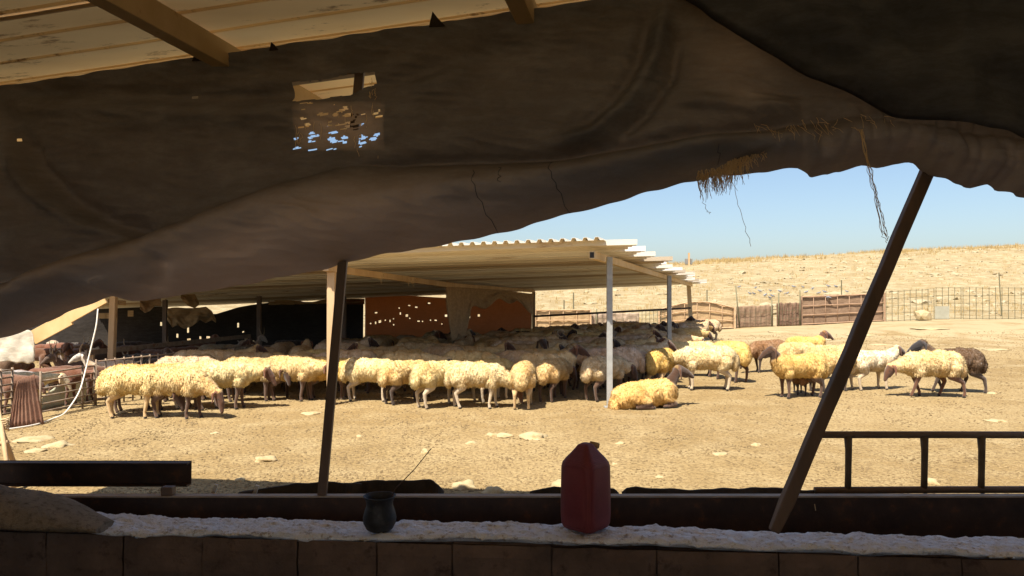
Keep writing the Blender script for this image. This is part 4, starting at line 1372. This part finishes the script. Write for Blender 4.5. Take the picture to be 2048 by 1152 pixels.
# ------------------------------------------------------------------ sheep and goats
def mat_coat():
    m = NT('sheep_coat')
    co = m.coord('Object')
    wool = m.new('ShaderNodeObjectInfo').outputs['Color']
    oi = m.new('ShaderNodeObjectInfo').outputs['Random']
    sh = m.new('ShaderNodeVectorMath', operation='ADD')
    cb = m.new('ShaderNodeCombineXYZ')
    mu = m.new('ShaderNodeMath', operation='MULTIPLY'); mu.inputs[1].default_value = 37
    m.link(oi, mu.inputs[0]); m.link(mu.outputs[0], cb.inputs[0]); m.link(mu.outputs[0], cb.inputs[2])
    m.link(co, sh.inputs[0]); m.link(cb.outputs[0], sh.inputs[1])
    f = m.noise(sh.outputs[0], 4.5, 5, .65)
    g2 = m.noise(sh.outputs[0], 28, 4, .7)
    c = m.mix(m.ramp(f, [(.40, 0), (.68, 1)]), wool, (.78, .60, .40), 'MULTIPLY')
    c = m.mix(m.ramp(g2, [(.35, .75), (.6, 0)]), c, (.62, .52, .40), 'MULTIPLY')
    k = m.new('ShaderNodeAttribute'); k.attribute_name = 'coat'
    sp = m.new('ShaderNodeSeparateColor'); m.link(k.outputs['Color'], sp.inputs[0])
    fc = m.new('ShaderNodeAttribute', attribute_type='OBJECT'); fc.attribute_name = 'face_color'
    lc = m.new('ShaderNodeAttribute', attribute_type='OBJECT'); lc.attribute_name = 'leg_color'
    face = m.mix(m.ramp(g2, [(.3, .6), (.65, 0)]), fc.outputs['Color'], (.6, .5, .45), 'MULTIPLY')
    ear = m.mix(k.outputs['Alpha'], face, (1.7, 1.6, 1.5), 'MULTIPLY')
    c = m.mix(sp.outputs[0], c, ear)
    c = m.mix(sp.outputs[1], c, lc.outputs['Color'])
    c = m.mix(sp.outputs[2], c, (.02, .015, .012))
    m.set(color=c, rough=.95, spec=.12, normal=m.bump(g2, .6, .012))
    m.p.inputs['Sheen Weight'].default_value = .25
    m.p.inputs['Sheen Roughness'].default_value = .6
    return m.m
def mat_fleece():
    m = NT('wool_locks')
    wool = m.new('ShaderNodeObjectInfo').outputs['Color']
    k = m.new('ShaderNodeAttribute'); k.attribute_name = 'lock'
    co = m.coord('Object')
    f = m.noise(co, 4.5, 5, .65)
    c = m.mix(m.ramp(f, [(.40, 0), (.68, 1)]), wool, (.82, .66, .46), 'MULTIPLY')
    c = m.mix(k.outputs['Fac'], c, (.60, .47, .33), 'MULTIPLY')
    m.set(color=c, rough=.95, spec=.1)
    return m.m
M_coat = mat_coat(); M_fleece = mat_fleece()

def capsule_into(b, a, c, r0, r1, n=12, sy=1.0):
    a = Vector(a); c = Vector(c)
    pts = []; rad = []
    d = c - a
    for q in range(4):
        an = math.pi / 2 * q / 4
        pts.append(a - d.normalized() * r0 * math.cos(an)); rad.append(max(.001, r0 * math.sin(an)))
    for q in range(5):
        pts.append(a + d * q / 4); rad.append(lerp(r0, r1, q / 4))
    for q in range(1, 5):
        an = math.pi / 2 * q / 4
        pts.append(c + d.normalized() * r1 * math.sin(an)); rad.append(max(.001, r1 * math.cos(an)))
    b.tube(pts, rad, n, True)
def ell_into(b, c, r):
    bm = bmesh.new(); bmesh.ops.create_icosphere(bm, subdivisions=3, radius=1)
    b.add([(c[0] + v.co.x * r[0], c[1] + v.co.y * r[1], c[2] + v.co.z * r[2]) for v in bm.verts], [tuple(v.index for v in f.verts) for f in bm.faces])
    bm.free()
def cap_dist(P, a, c, r0, r1):
    a = np.array(a); c = np.array(c); d = c - a
    t = np.clip(((P - a) @ d) / (d @ d), 0, 1)
    return np.linalg.norm(P - (a + t[:, None] * d), axis=1) - (r0 + (r1 - r0) * t)

def head_dirs(poll, muz):
    f = (Vector(muz) - Vector(poll)).normalized()
    side = Vector((-f.y, f.x, 0))
    if side.length < .05: side = Vector((0, 1, 0))
    side.normalize()
    up = f.cross(side) * -1
    if up.z < 0 and abs(up.z) > .3: up = -up
    return f, side, up

POSES = {
    # neck root, neck end, poll, muzzle
    'level': ((0.36, 0, 0.6), (0.55, 0, 0.73), (0.63, 0, 0.8), (0.854, 0.0, 0.643)),
    'up':    ((0.36, 0, 0.62), (0.48, 0, 0.77), (0.55, 0, 0.85), (0.774, 0.0, 0.716)),
    'down':  ((0.37, 0, 0.58), (0.58, 0, 0.6), (0.68, 0, 0.6), (0.826, 0.0, 0.376)),
    'graze': ((0.37, 0, 0.55), (0.59, 0, 0.44), (0.68, 0, 0.38), (0.758, 0.0, 0.122)),
    'turn':  ((0.36, 0, 0.61), (0.47, 0.07, 0.75), (0.52, 0.14, 0.82), (0.598, 0.375, 0.686)),
    'tuck':  ((0.36, 0, 0.58), (0.54, -0.06, 0.55), (0.61, -0.1, 0.54), (0.688, -0.156, 0.305)),
}
def legs_for(kind):
    L = []
    for s in (1, -1):
        if kind == 'lie':
            continue
        fo = {'stand': 0, 'walk': .13 * s, 'stride': .05 * s}[kind]
        ho = {'stand': 0, 'walk': -.14 * s, 'stride': -.06 * s}[kind]
        lift = .05 if (kind == 'walk' and s == 1) else 0
        y = .105 * s
        L.append([((.26, y, .46), .085), ((.265 + fo * .35, y, .27), .034), ((.255 + fo * .85, y, .09 + lift), .0235), ((.275 + fo, y, .022 + lift * .6), .030)])
        L.append([((-.31, y * 1.05, .50), .12), ((-.25 + ho * .2, y * 1.1, .37), .075), ((-.385 + ho * .6, y * 1.1, .26), .034), ((-.365 + ho * .95, y * 1.1, .09), .0245), ((-.34 + ho, y * 1.1, .022), .030)])
    return L

def make_animal(name, head='level', legs='stand', goat=False, tail='fat', seed=0, fleece_n=6500, shag=1.0, head_pts=None, bare=0.0):
    b = MB()
    bz = -.36 if legs == 'lie' else 0.0
    w = .80 if goat else 1.0
    ells = [((.27, 0, .56 + bz), (.205, .165 * w, .195 * w)), ((.06, 0, .565 + bz), (.27, .19 * w, .197 * w)), ((-.16, 0, .57 + bz), (.27, .197 * w, .205 * w)), ((-.33, 0, .57 + bz), (.185, .178 * w, .198 * w))]
    if not goat:
        ells.append(((-.49, 0, .49 + bz), (.065, .115, .145)))
        ells.append(((.39, 0, .57 + bz), (.10, .12, .145)))
    else:
        ells = [(c, (r[0], r[1] * 1.0, r[2])) for c, r in ells]
    if legs == 'lie':      # the hindquarters sink lowest
        ells = [((c[0], c[1], c[2] + dz), (r[0], r[1] * 1.08, r[2] + dr)) for (c, r), dz, dr in zip(ells, (.02, .0, -.02, -.055, -.085, .0), (0, 0, -.01, -.02, -.03, 0))]
    for c, r in ells: ell_into(b, c, r)
    hp = head_pts or POSES[head]
    nr, ne, po, mu = [Vector(p) + Vector((0, 0, bz)) for p in hp]
    if legs == 'lie':
        nr, ne, po, mu = Vector((.34, 0, .26)), Vector((.47, 0, .45)), Vector((.545, 0, .545)), Vector((.77, 0, .44))
    nk = .80 if goat else 1
    if bare > .5: nk = .82
    neck = [(tuple(nr), tuple(ne), .150 * nk, .090 * nk), (tuple(ne), tuple(po), .090 * nk, .066)]
    f, side, up = head_dirs(po, mu)
    if up.z < -.2: up = -up
    L = (mu - po).length
    mid = po + f * L * .5 + up * .012
    facec = [(tuple(po - f * .01), tuple(mid), .076, .054), (tuple(mid), tuple(mu - up * .010), .052, .029), (tuple(po - up * .035 + f * .01), tuple(po + f * L * .58 - up * .038), .058, .034)]
    ears = []
    for s in (1, -1):
        e0 = po + side * (s * .062) - f * .035 + up * .020
        e1 = po + side * (s * .112) + Vector((0, 0, -.02)) - f * .040
        e2 = po - f * .03 + side * (s * (.130 if not goat else .125)) + Vector((0, 0, -.140 if not goat else -.13)) + f * .0
        ears += [(tuple(e0), tuple(e1), .017, .023), (tuple(e1), tuple(e2), .024, .012)]
    for a, c, r0, r1 in neck + facec + ears:
        capsule_into(b, a, c, r0, r1)
    legc = []; hoofs = []
    lw = .92 if goat else 1
    if legs == 'lie':
        for s in (1, -1):
            ch = [((.27, .12 * s, .16), .07), ((.42, .13 * s, .06), .04), ((.30, .15 * s, .035), .028), ((.24, .16 * s, .03), .03)]
            hi = [((-.26, .13 * s, .20), .12), ((-.05, .19 * s, .10), .075), ((-.20, .21 * s, .045), .036), ((-.02, .215 * s, .035), .027), ((.04, .215 * s, .03), .03)]
            for chn in (ch, hi):
                for (p0, r0), (p1, r1) in zip(chn, chn[1:]):
                    capsule_into(b, p0, p1, r0, r1); legc.append((p0, p1, r0, r1))
                hoofs.append(chn[-1][0])
    else:
        for chn in legs_for(legs):
            for k, ((p0, r0), (p1, r1)) in enumerate(zip(chn, chn[1:])):
                capsule_into(b, p0, p1, r0 * lw, r1 * lw)
                legc.append((p0, p1, r0, r1))
            hoofs.append(chn[-1][0])
    if goat or tail == 'thin':
        capsule_into(b, (-.50, 0, .66 + bz), (-.60, 0, .70 + bz if goat else .55 + bz), .022, .014)
    src = b.build('source', None)
    rm = src.modifiers.new('r', 'REMESH'); rm.mode = 'VOXEL'; rm.voxel_size = .0125
    smm = src.modifiers.new('s', 'SMOOTH'); smm.factor = .5; smm.iterations = 5
    dg = bpy.context.evaluated_depsgraph_get()
    me = bpy.data.meshes.new_from_object(src.evaluated_get(dg), depsgraph=dg)
    old = src.data
    bpy.data.objects.remove(src); bpy.data.meshes.remove(old)
    me.name = name
    n = len(me.vertices)
    P = np.empty(n * 3, np.float32); me.vertices.foreach_get('co', P); P = P.reshape(n, 3)
    me.update()
    N = np.empty(n * 3, np.float32); me.vertex_normals.foreach_get('vector', N); N = N.reshape(n, 3)
    dface = np.min([cap_dist(P, *c) for c in facec + ears], axis=0)
    dneck = np.min([cap_dist(P, *c) for c in neck[:1]], axis=0)
    dneck2 = np.min([cap_dist(P, *c) for c in neck], axis=0)
    dear = np.min([cap_dist(P, *c) for c in ears], axis=0)
    dleg = np.min([cap_dist(P, *c) for c in legc], axis=0)
    dbody = np.min([(np.linalg.norm((P - np.array(c)) / np.array(r), axis=1) - 1) * min(r) for c, r in ells], axis=0)
    along = (P - np.array(po)) @ np.array(f)
    face = np.clip((.020 - dface) / .02, 0, 1) * np.clip((along + .045) / .04, 0, 1)
    face = np.maximum(face, np.clip((.014 - dear) / .012, 0, 1))
    if bare:      # short brown hair runs down the neck
        along2 = (P - np.array(nr)) @ np.array((ne - nr).normalized()) / (ne - nr).length
        face = np.maximum(face, np.clip((.03 - dneck2) / .02, 0, 1) * np.clip((along2 - (1 - bare)) / .2, 0, 1))
    face = face * (dbody > .01)
    zl = .40 if not goat else .30
    leg = np.clip((.035 - dleg) / .02, 0, 1) * np.clip((zl - P[:, 2]) / .06, 0, 1) * np.clip((dbody - .005) / .025, 0, 1)
    if legs == 'lie':
        leg = np.clip((.03 - dleg) / .02, 0, 1) * np.clip((dbody - .0) / .02, 0, 1) * np.clip((.13 - P[:, 2]) / .05, 0, 1)
    if goat:
        leg *= .4
    dark = np.zeros(n)
    for hpt in hoofs:
        dark = np.maximum(dark, np.clip((.045 - np.linalg.norm(P - np.array(hpt) - np.array((.01, 0, -.012)), axis=1)) / .012, 0, 1) * (P[:, 2] < .035))
    for s in (1, -1):
        eye = np.array(po + f * L * .30 + side * (s * .066) + up * .026)
        dark = np.maximum(dark, np.clip((.020 - np.linalg.norm(P - eye, axis=1)) / .010, 0, 1))
        nos = np.array(mu + f * .036 + side * (s * .018))
        dark = np.maximum(dark, .7 * np.clip((.016 - np.linalg.norm(P - nos, axis=1)) / .010, 0, 1))
    # wool: lumpy locks
    wool = np.clip(1 - face * 1.2 - leg * 1.2, 0, 1) * (0 if goat else 1)
    disp = np.zeros(n)
    for i in range(n):
        if wool[i] > .05:
            x, y, z = P[i]
            disp[i] = .006 + .018 * abs(nz(x * 11 + seed * 5, y * 11, z * 8)) + .016 * nz(x * 5, y * 5 + seed, z * 4) + .008 * nz(x * 30, y * 30, z * 18 + seed)
    P2 = P + N * (disp * wool * shag)[:, None]
    P2[:, 2] -= (wool * shag * .006)
    if legs == 'lie':
        P2[:, 2] = np.maximum(P2[:, 2], .0)
    me.vertices.foreach_set('co', P2.astype(np.float32).ravel())
    ca = me.attributes.new('coat', 'FLOAT_COLOR', 'POINT')
    ca.data.foreach_set('color', np.stack([face, leg, dark, np.clip((.010 - dear) / .01, 0, 1)], 1).astype(np.float32).ravel())
    me.materials.clear(); me.materials.append(M_coat)
    me.polygons.foreach_set('use_smooth', [True] * len(me.polygons))
    me.update()
    fl = None
    if not goat and fleece_n:
        ok = np.where(wool > .75)[0]
        short = np.clip((dneck2 < .012) & (dbody > .03), 0, 1)
        rg = np.random.default_rng(seed + 50)
        pick = rg.choice(ok, fleece_n, replace=True)
        V = np.empty((fleece_n, 7, 3), np.float32); F = []
        shade = np.empty((fleece_n, 7), np.float32); VN = np.empty((fleece_n, 3), np.float32)
        for q, i in enumerate(pick):
            p = P2[i] + rg.normal(0, .004, 3); nn = N[i]
            up_f = max(0.0, nn[2])
            d = nn * (.42 if up_f < .6 else .50) + np.array((-.15 * up_f, 0, -.75 * (1 - up_f * .8))) + rg.normal(0, .22, 3)
            d /= np.linalg.norm(d)
            ln = rg.uniform(.014, .031) * shag * (.7 if up_f > .6 else 1.0) * (.6 if short[i] else 1) * (.6 if nn[2] < -.45 else 1)
            wd_ = rg.uniform(.0035, .0065) * (.8 if short[i] else 1)
            t1 = np.cross(d, (0.3, .9, .2)); t1 /= np.linalg.norm(t1) + 1e-9; t2 = np.cross(d, t1)
            base = p - nn * .008
            midp = p + d * ln * .5 + rg.normal(0, .005, 3)
            tip = p + d * ln + rg.normal(0, .006, 3)
            if legs == 'lie':
                midp[2] = max(midp[2], .004); tip[2] = max(tip[2], .003)
            for k in range(3):
                an = 2.094 * k
                o_ = t1 * math.cos(an) + t2 * math.sin(an)
                V[q, k] = base + o_ * wd_
                V[q, 3 + k] = midp + o_ * wd_ * .9
            V[q, 6] = tip
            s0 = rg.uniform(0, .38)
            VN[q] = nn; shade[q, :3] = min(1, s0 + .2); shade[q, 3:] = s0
            o0 = q * 7
            for k in range(3):
                k2 = (k + 1) % 3
                F.append((o0 + k, o0 + k2, o0 + 3 + k2, o0 + 3 + k)); F.append((o0 + 3 + k, o0 + 3 + k2, o0 + 6))
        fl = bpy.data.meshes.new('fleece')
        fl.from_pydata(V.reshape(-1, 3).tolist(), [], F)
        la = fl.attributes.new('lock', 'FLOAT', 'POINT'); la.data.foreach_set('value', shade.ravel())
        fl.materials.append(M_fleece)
        fl.polygons.foreach_set('use_smooth', [True] * len(fl.polygons))
        fl.update()
        cn = np.repeat(VN, 7, axis=0) + rg.normal(0, .28, (fleece_n * 7, 3))
        cn /= np.linalg.norm(cn, axis=1)[:, None]
        fl.normals_split_custom_set_from_vertices(cn.tolist())
    return {'body': me, 'fleece': fl, 'poll': po.copy(), 'f': f, 'side': side, 'up': up}

V_ = {}
V_['level'] = make_animal('sheep_level', 'level', 'stand', seed=1)
V_['level2'] = make_animal('sheep_stride', 'level', 'stride', seed=2)
V_['up'] = make_animal('sheep_up', 'up', 'stand', seed=3, bare=.3)
V_['down'] = make_animal('sheep_down', 'down', 'stride', seed=4)
V_['graze'] = make_animal('sheep_graze', 'graze', 'stride', seed=5, shag=1.15)
V_['turn'] = make_animal('sheep_turn', 'turn', 'stand', seed=6)
V_['tuck'] = make_animal('sheep_tuck', 'tuck', 'stand', seed=7)
V_['walk'] = make_animal('sheep_walk', 'walk', 'walk', seed=8, shag=1.35, fleece_n=7000, head_pts=((.37, 0, .57), (.58, 0, .53), (.69, 0, .49), (.80, 0, .30)))
V_['walkup'] = make_animal('sheep_walkup', 'up', 'walk', seed=9, shag=1.1)
V_['lie'] = make_animal('sheep_lie', 'up', 'lie', seed=10, shag=.9, bare=.62)
V_['goat'] = make_animal('goat_up', 'up', 'stand', goat=True, seed=11)
V_['goat2'] = make_animal('goat_level', 'down', 'stride', goat=True, seed=12)

CREAM = (.74, .575, .30); YEL = (.75, .53, .20); PALE = (.79, .655, .39); WHITE = (.80, .74, .57); TANW = (.78, .61, .36); GREYB = (.70, .57, .40); BRN = (.22, .12, .065); BLK = (.045, .035, .03)
F_BR = (.055, .026, .014); F_DK = (.04, .022, .016); F_BK = (.025, .022, .024); F_RD = (.095, .040, .020); F_WH = (.50, .42, .33)
L_BR = (.085, .044, .025); L_WH = (.44, .35, .24); L_DK = (.05, .03, .02); L_YE = (.46, .31, .15)

def place(kind, x, y, rot, sc, wool, face, leg, name='sheep', label=None, group=None, mirror=False, fleece=True, cat='sheep'):
    v = V_[kind]
    o = link_mesh(name, v['body'])
    z = terr(x, y)
    o.location = (x, y, z - .004)
    o.rotation_euler = (0, 0, R(rot))
    o.scale = (sc, sc * (-1 if mirror else 1), sc)
    jj = random.uniform(.90, 1.08); wool = (wool[0] * jj, wool[1] * jj * random.uniform(.96, 1.03), wool[2] * jj * random.uniform(.88, 1.08))
    o.color = (*wool, 1)
    o['face_color'] = tuple(face); o['leg_color'] = tuple(leg)
    tag(o, label, cat, group)
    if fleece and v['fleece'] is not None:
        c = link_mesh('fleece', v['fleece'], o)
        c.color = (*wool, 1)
    return o

def put(px, py, kind, rot, sc, wool, face, leg, label, mirror=False, group='sheep standing in the sun', **kw):
    p = gp(px, py)
    return place(kind, p.x, p.y, rot, sc, wool, face, leg, 'sheep', label, group, mirror, **kw)

# sunlit front row, from the fence on the left towards the shed's bright post
put(270, 836, 'graze', -2, .88, CREAM, F_BR, L_YE, 'cream sheep at the left end of the front row, rump to the fence')
put(285, 824, 'tuck', 14, .86, YEL, F_BR, L_BR, 'yellow backed sheep half hidden behind the leftmost front sheep')
put(357, 836, 'graze', -12, .88, CREAM, F_RD, L_BR, 'shaggy cream sheep with its reddish head to the ground, second in front row')
put(345, 815, 'tuck', 49, .84, YEL, F_BR, L_BR, 'yellow sheep rump showing behind the second front sheep')
put(445, 818, 'down', 14, .90, PALE, F_RD, L_BR, 'pale shaggy sheep lowering its brown face, third along the front row')
put(400, 815, 'tuck', 20, .85, PALE, F_BR, L_WH, 'pale sheep squeezed between the second and third front sheep')
put(505, 801, 'tuck', 4, .88, CREAM, F_BR, L_BR, 'cream sheep behind the lowered brown face, mostly hidden')
put(585, 800, 'down', -11, .90, CREAM, F_RD, L_BR, 'long cream sheep with rusty neck just short of the wooden shed post')
put(660, 797, 'tuck', -6, .86, YEL, F_BR, L_BR, 'yellow sheep cut in two by the wooden shed post')
put(742, 802, 'tuck', -9, .86, PALE, F_BR, L_WH, 'pale sheep with white legs just past the slim pole')
put(812, 806, 'tuck', 42, .84, CREAM, F_DK, L_DK, 'cream sheep with dark legs standing askew, next to the pale one')
put(880, 812, 'tuck', 40, .88, PALE, F_BR, L_WH, 'pale sheep with a smudged flank behind the grazing ewe')
put(955, 815, 'graze', -6, .87, PALE, F_RD, L_WH, 'pale grazing ewe with white legs, its head low at the middle of front row')
put(985, 800, 'tuck', 46, .84, CREAM, F_BR, L_WH, 'cream sheep rump behind the grazing ewe')
put(1047, 813, 'tuck', 84, .86, CREAM, F_BR, L_YE, 'cream sheep seen from behind with yellowish legs, fat tail facing the viewer')
put(1108, 800, 'tuck', 62, .84, CREAM, F_BR, L_BR, 'cream sheep seen from behind with brown legs beside the sheep with raised head')
put(1095, 792, 'up', 6, .90, TANW, F_RD, L_BR, 'tan sheep raising its brown head towards the bright post', mirror=False)
put(1225, 786, 'tuck', 178, .98, GREYB, F_BR, L_BR, 'big shaded grey brown sheep behind the bright shed post', group=None)
put(1322, 782, 'tuck', 60, .92, YEL, F_BR, L_YE, 'yellow sheep turned away behind the lying sheep')
put(1412, 782, 'tuck', 176, .98, PALE, F_BR, L_WH, 'large pale sheep with white legs behind the lying ewe')
put(1460, 762, 'tuck', 108, .98, YEL, F_BR, L_BR, 'yellow brown sheep with dark legs seen from behind at the row end')
put(1385, 752, 'level', 172, .92, PALE, F_RD, L_BR, 'pale sheep with reddish face peering over the large pale sheep')
put(1290, 815, 'lie', 14, 1.0, YEL, F_BR, L_BR, 'yellow sheep lying on the ground beside the bright shed post', group=None)
# group in the open yard
put(1535, 744, 'graze', 196, .88, (.32, .19, .10), F_BR, L_DK, 'curly brown and cream sheep bending its neck low in the open yard', group='sheep loose in the yard')
put(1597, 796, 'up', 192, .90, YEL, F_BR, L_BR, 'yellow sheep with drooping brown ears facing the shed in the open yard', group='sheep loose in the yard')
put(1610, 738, 'up', 14, .92, YEL, F_RD, L_BR, 'far yellow sheep with its head raised in front of the gates', group='sheep loose in the yard')
put(1596, 752, 'tuck', 20, .9, CREAM, F_BR, L_BR, 'cream sheep half hidden behind the yellow sheep with drooping ears', group='sheep loose in the yard')
put(1664, 784, 'down', 20, .88, CREAM, F_RD, L_DK, 'cream sheep with rusty shoulder behind the leaning pole', group='sheep loose in the yard')
put(1652, 758, 'level2', 10, .86, TANW, F_RD, L_BR, 'tan sheep showing only its reddish head over the cream one', group='sheep loose in the yard')
put(1598, 790, 'tuck', 80, .52, BRN, F_DK, L_DK, 'small dark brown lamb under the yellow sheep with drooping ears', group='sheep loose in the yard')
put(1742, 780, 'level', 16, .88, WHITE, F_BR, L_WH, 'white sheep with white legs and brown head beside the walking pair', group='sheep loose in the yard')
put(1862, 793, 'walk', 182, .97, (.76, .63, .38), F_RD, F_RD, 'shaggy cream sheep with reddish legs walking with lowered head', group='sheep loose in the yard')
put(1905, 783, 'walkup', 178, .98, (.13, .085, .055), F_BK, L_DK, 'dark brown patched sheep with a black head walking at the far right', group='sheep loose in the yard')
put(1412, 681, 'up', 172, .95, GREYB, F_DK, L_DK, 'dark faced sheep standing alone by the rear shed post', group=None)

# the flock packed in the shade of the roof
random.seed(17)
def inside(x, y):
    # front line, right side line, back line, fence on the left
    front = interp([(-6.2, 10.75), (-4.6, 11.0), (-2.2, 11.55), (1.5, 11.75), (2.3, 12.6)], x)
    if y < front: return False
    right = 1.9 + (y - 11.5) * .318
    if x > right: return False
    left = interp([(10, -5.9), (12, -5.6), (15, -4.75), (17, -4.0), (19, -2.2), (21, .2), (24, 2.0), (27, 4.6)], y)
    if x < left: return False
    return y < 26.5
taken = []
for o in list(SC.objects):
    if o.name.startswith('sheep') and o.type == 'MESH' and o.parent is None:
        a = o.rotation_euler.z
        for s in (-.27, 0, .27):
            taken.append((o.location.x + math.cos(a) * s, o.location.y + math.sin(a) * s))
cands = 0; packed = 0
SHADE_GROUP = 'flock packed in the shade'
SHADED = {}
while cands < 9000 and packed < 120:
    cands += 1
    y = 10.8 + 15.5 * random.random() ** 1.25
    x = random.uniform(-6.2, 7)
    if not inside(x, y): continue
    rot = random.choice((15, 20, 165, 10, 60, 90, 110, 190, 0, 30)) + random.uniform(-20, 20)
    a = R(rot)
    pts = [(x + math.cos(a) * s, y + math.sin(a) * s) for s in (-.29, 0, .29)]
    if any((px - tx) ** 2 + (py - ty) ** 2 < .43 ** 2 for (px, py) in pts for (tx, ty) in taken): continue
    if any((px - qx) ** 2 + (py - qy) ** 2 < .22 ** 2 for (px, py) in pts for (qx, qy) in ((p1.x, p1.y), (p2.x, p2.y), (3.92, 18.7), (6.62, 27.6))): continue
    taken += pts
    k = random.random()
    col, key = ((GREYB, 'GREYB') if k < .34 else (TANW, 'TANW') if k < .72 else (CREAM, 'CREAM') if k < .975 else (BLK, 'BLK'))
    hk = random.random()
    kind = 'tuck' if hk < .48 else 'down' if hk < .74 else 'level' if hk < .86 else 'level2' if hk < .95 else 'up' if hk < .98 else 'turn'
    fc = random.choice((F_BR, F_BR, F_RD, F_RD, F_DK))
    if kind in ('up', 'turn'): fc = random.choice((F_DK, F_BR, F_RD))
    j = random.uniform(.82, 1.12)
    o = place(kind, x, y, rot, random.uniform(.84, .95), tuple(c * j for c in col), fc, L_BR, 'sheep', 'sheep in the shade', SHADE_GROUP, random.random() < .5)
    word = {'GREYB': 'grey brown', 'TANW': 'tan', 'CREAM': 'cream', 'BLK': 'black'}[key] + (' alert' if kind in ('up', 'turn') else '')
    row_ = 'front' if y < 13.2 else 'middle' if y < 17 else 'rear'
    sx = 1024 + x / y * FPX
    side_ = 'near the pen fence' if sx < 560 else 'by the wooden post' if sx < 830 else 'before the orange cloth' if sx < 1090 else 'beside the bright post' if sx < 1290 else 'by the rear posts'
    SHADED.setdefault((word, row_, side_), []).append((sx, o))
    packed += 1
for (word, row_, side_), lst in SHADED.items():
    lst.sort(key=lambda q: q[0])
    for k, (sx, o) in enumerate(lst):
        o['label'] = (f'only {word} sheep' if len(lst) == 1 else f'{ORD[k]} {word} sheep from the left') + f' in shaded {row_} rows {side_}'
print('packed', packed)

# two round rumps and a ram at the back
for (px, py, kind, rot, lab, col) in ((1277, 700, 'tuck', 100, 'round grey rump standing just past the bright post near the pipe rail', GREYB), (1365, 694, 'tuck', 80, 'round grey brown rump beside the middle shed post', GREYB)):
    pp_ = gp(px, py); place(kind, pp_.x, pp_.y, rot, .95, col, F_DK, L_DK, 'sheep', lab, None)
pr = gp(1062, 745)
ram = place('level', pr.x, pr.y, 15, 1.0, TANW, F_BR, L_BR, 'sheep', 'tan ram with curled horns standing in the shade among the flock', None)
def horn(parent, v, s, mat=M_horn, goat=False):
    m = MB(); pts = []; rad = []
    po, f, side, up = v['poll'], v['f'], v['side'], v['up']
    for q in range(14):
        t = q / 13
        if goat:
            p = po + up * (.05 + .17 * t) - f * (.02 + .16 * t * t) + side * (s * (.03 + .07 * t))
            r_ = .02 * (1 - t * .8)
        else:
            a = -.6 + t * 5.2
            rr = .085 * (1 - .25 * t)
            p = po + side * (s * (.07 + .09 * t)) + up * (.02 + rr * math.cos(a) * .9) - f * (rr * math.sin(a) + .02)
            r_ = .030 * (1 - t * .8)
        pts.append(p); rad.append(r_)
    m.tube(pts, rad, 8)
    o = m.build('horn', mat, parent, True)
    return o
horn(ram, V_['level'], 1); horn(ram, V_['level'], -1)

# goats in the pen on the left
random.seed(29)
gk = 0; tries = 0; gt = []; PEN = {}
spec = [(112, 822, 'goat2', 12, (.17, .08, .048), 'reddish brown goat closest to the low hurdle'), (150, 812, 'goat2', 30, (.13, .062, .038), 'red brown goat behind the low hurdle next to the shed post'), (40, 834, 'goat2', 20, (.60, .50, .34), 'cream goat behind the leaning barred hurdle'),
        (222, 795, 'goat', 205, (.62, .58, .52), 'white goat looking through the barred fence'), (10, 826, 'goat2', 0, (.30, .30, .32), 'grey goat at the far left behind the barred hurdle'), (-10, 840, 'goat2', 10, (.17, .085, .055), 'rust brown goat at the far left edge behind the hurdle')]
for (px, py, kind, rot, col, lab) in spec:
    q = gp(px, py); q.y += .5; q.x = (px - 1024) / FPX * q.y
    o = place(kind, q.x, q.y, rot, .78, col, tuple(c * .8 for c in col), tuple(c * .7 for c in col), 'goat', lab, None, False, False, 'goat')
    gt.append((q.x, q.y))
    if kind == 'goat':
        horn(o, V_[kind], 1, M_horn, True); horn(o, V_[kind], -1, M_horn, True)
while tries < 4000 and gk < 30:
    tries += 1
    y = random.uniform(11.9, 18.0); x = random.uniform(-11.5, -4.6)
    lim = interp([(11, -6.9), (13, -6.3), (15, -5.6), (17, -4.9), (18, -4.4)], y)
    if x > lim or x < -.72 * y - .3: continue
    if any((x - a) ** 2 + (y - b_) ** 2 < .62 ** 2 for a, b_ in gt): continue
    if any((x - a) ** 2 + (y - b_) ** 2 < .4 ** 2 for a, b_ in ((-6.9, 12.9), (-6.2, 18.4), (-8.6, 18.6))): continue
    gt.append((x, y))
    col = random.choice(((.035, .028, .025), (.05, .035, .028), (.13, .06, .035), (.19, .09, .055), (.12, .08, .06), (.42, .36, .30)))
    kind = random.choice(('goat', 'goat2', 'goat2'))
    o = place(kind, x, y, random.uniform(0, 360), random.uniform(.74, .84), col, tuple(c * .85 for c in col), tuple(c * .7 for c in col), 'goat', 'goat in the dark pen', 'goats in the dark pen', False, False, 'goat')
    word = {.035: 'black', .05: 'blackish brown', .13: 'dark russet', .19: 'russet', .12: 'grey brown', .42: 'pale'}[col[0]]
    PEN.setdefault(word, []).append((x / y, o))
    if random.random() < .22:
        horn(o, V_[kind], 1, M_horn, True); horn(o, V_[kind], -1, M_horn, True)
    gk += 1
for word, lst in PEN.items():
    lst.sort(key=lambda q: q[0])
    for k, (sx, o) in enumerate(lst):
        o['label'] = (f'only {word} goat' if len(lst) == 1 else f'{ORD[k]} {word} goat from the left') + ' in the dark pen behind the barred fence'
print('goats', gk)
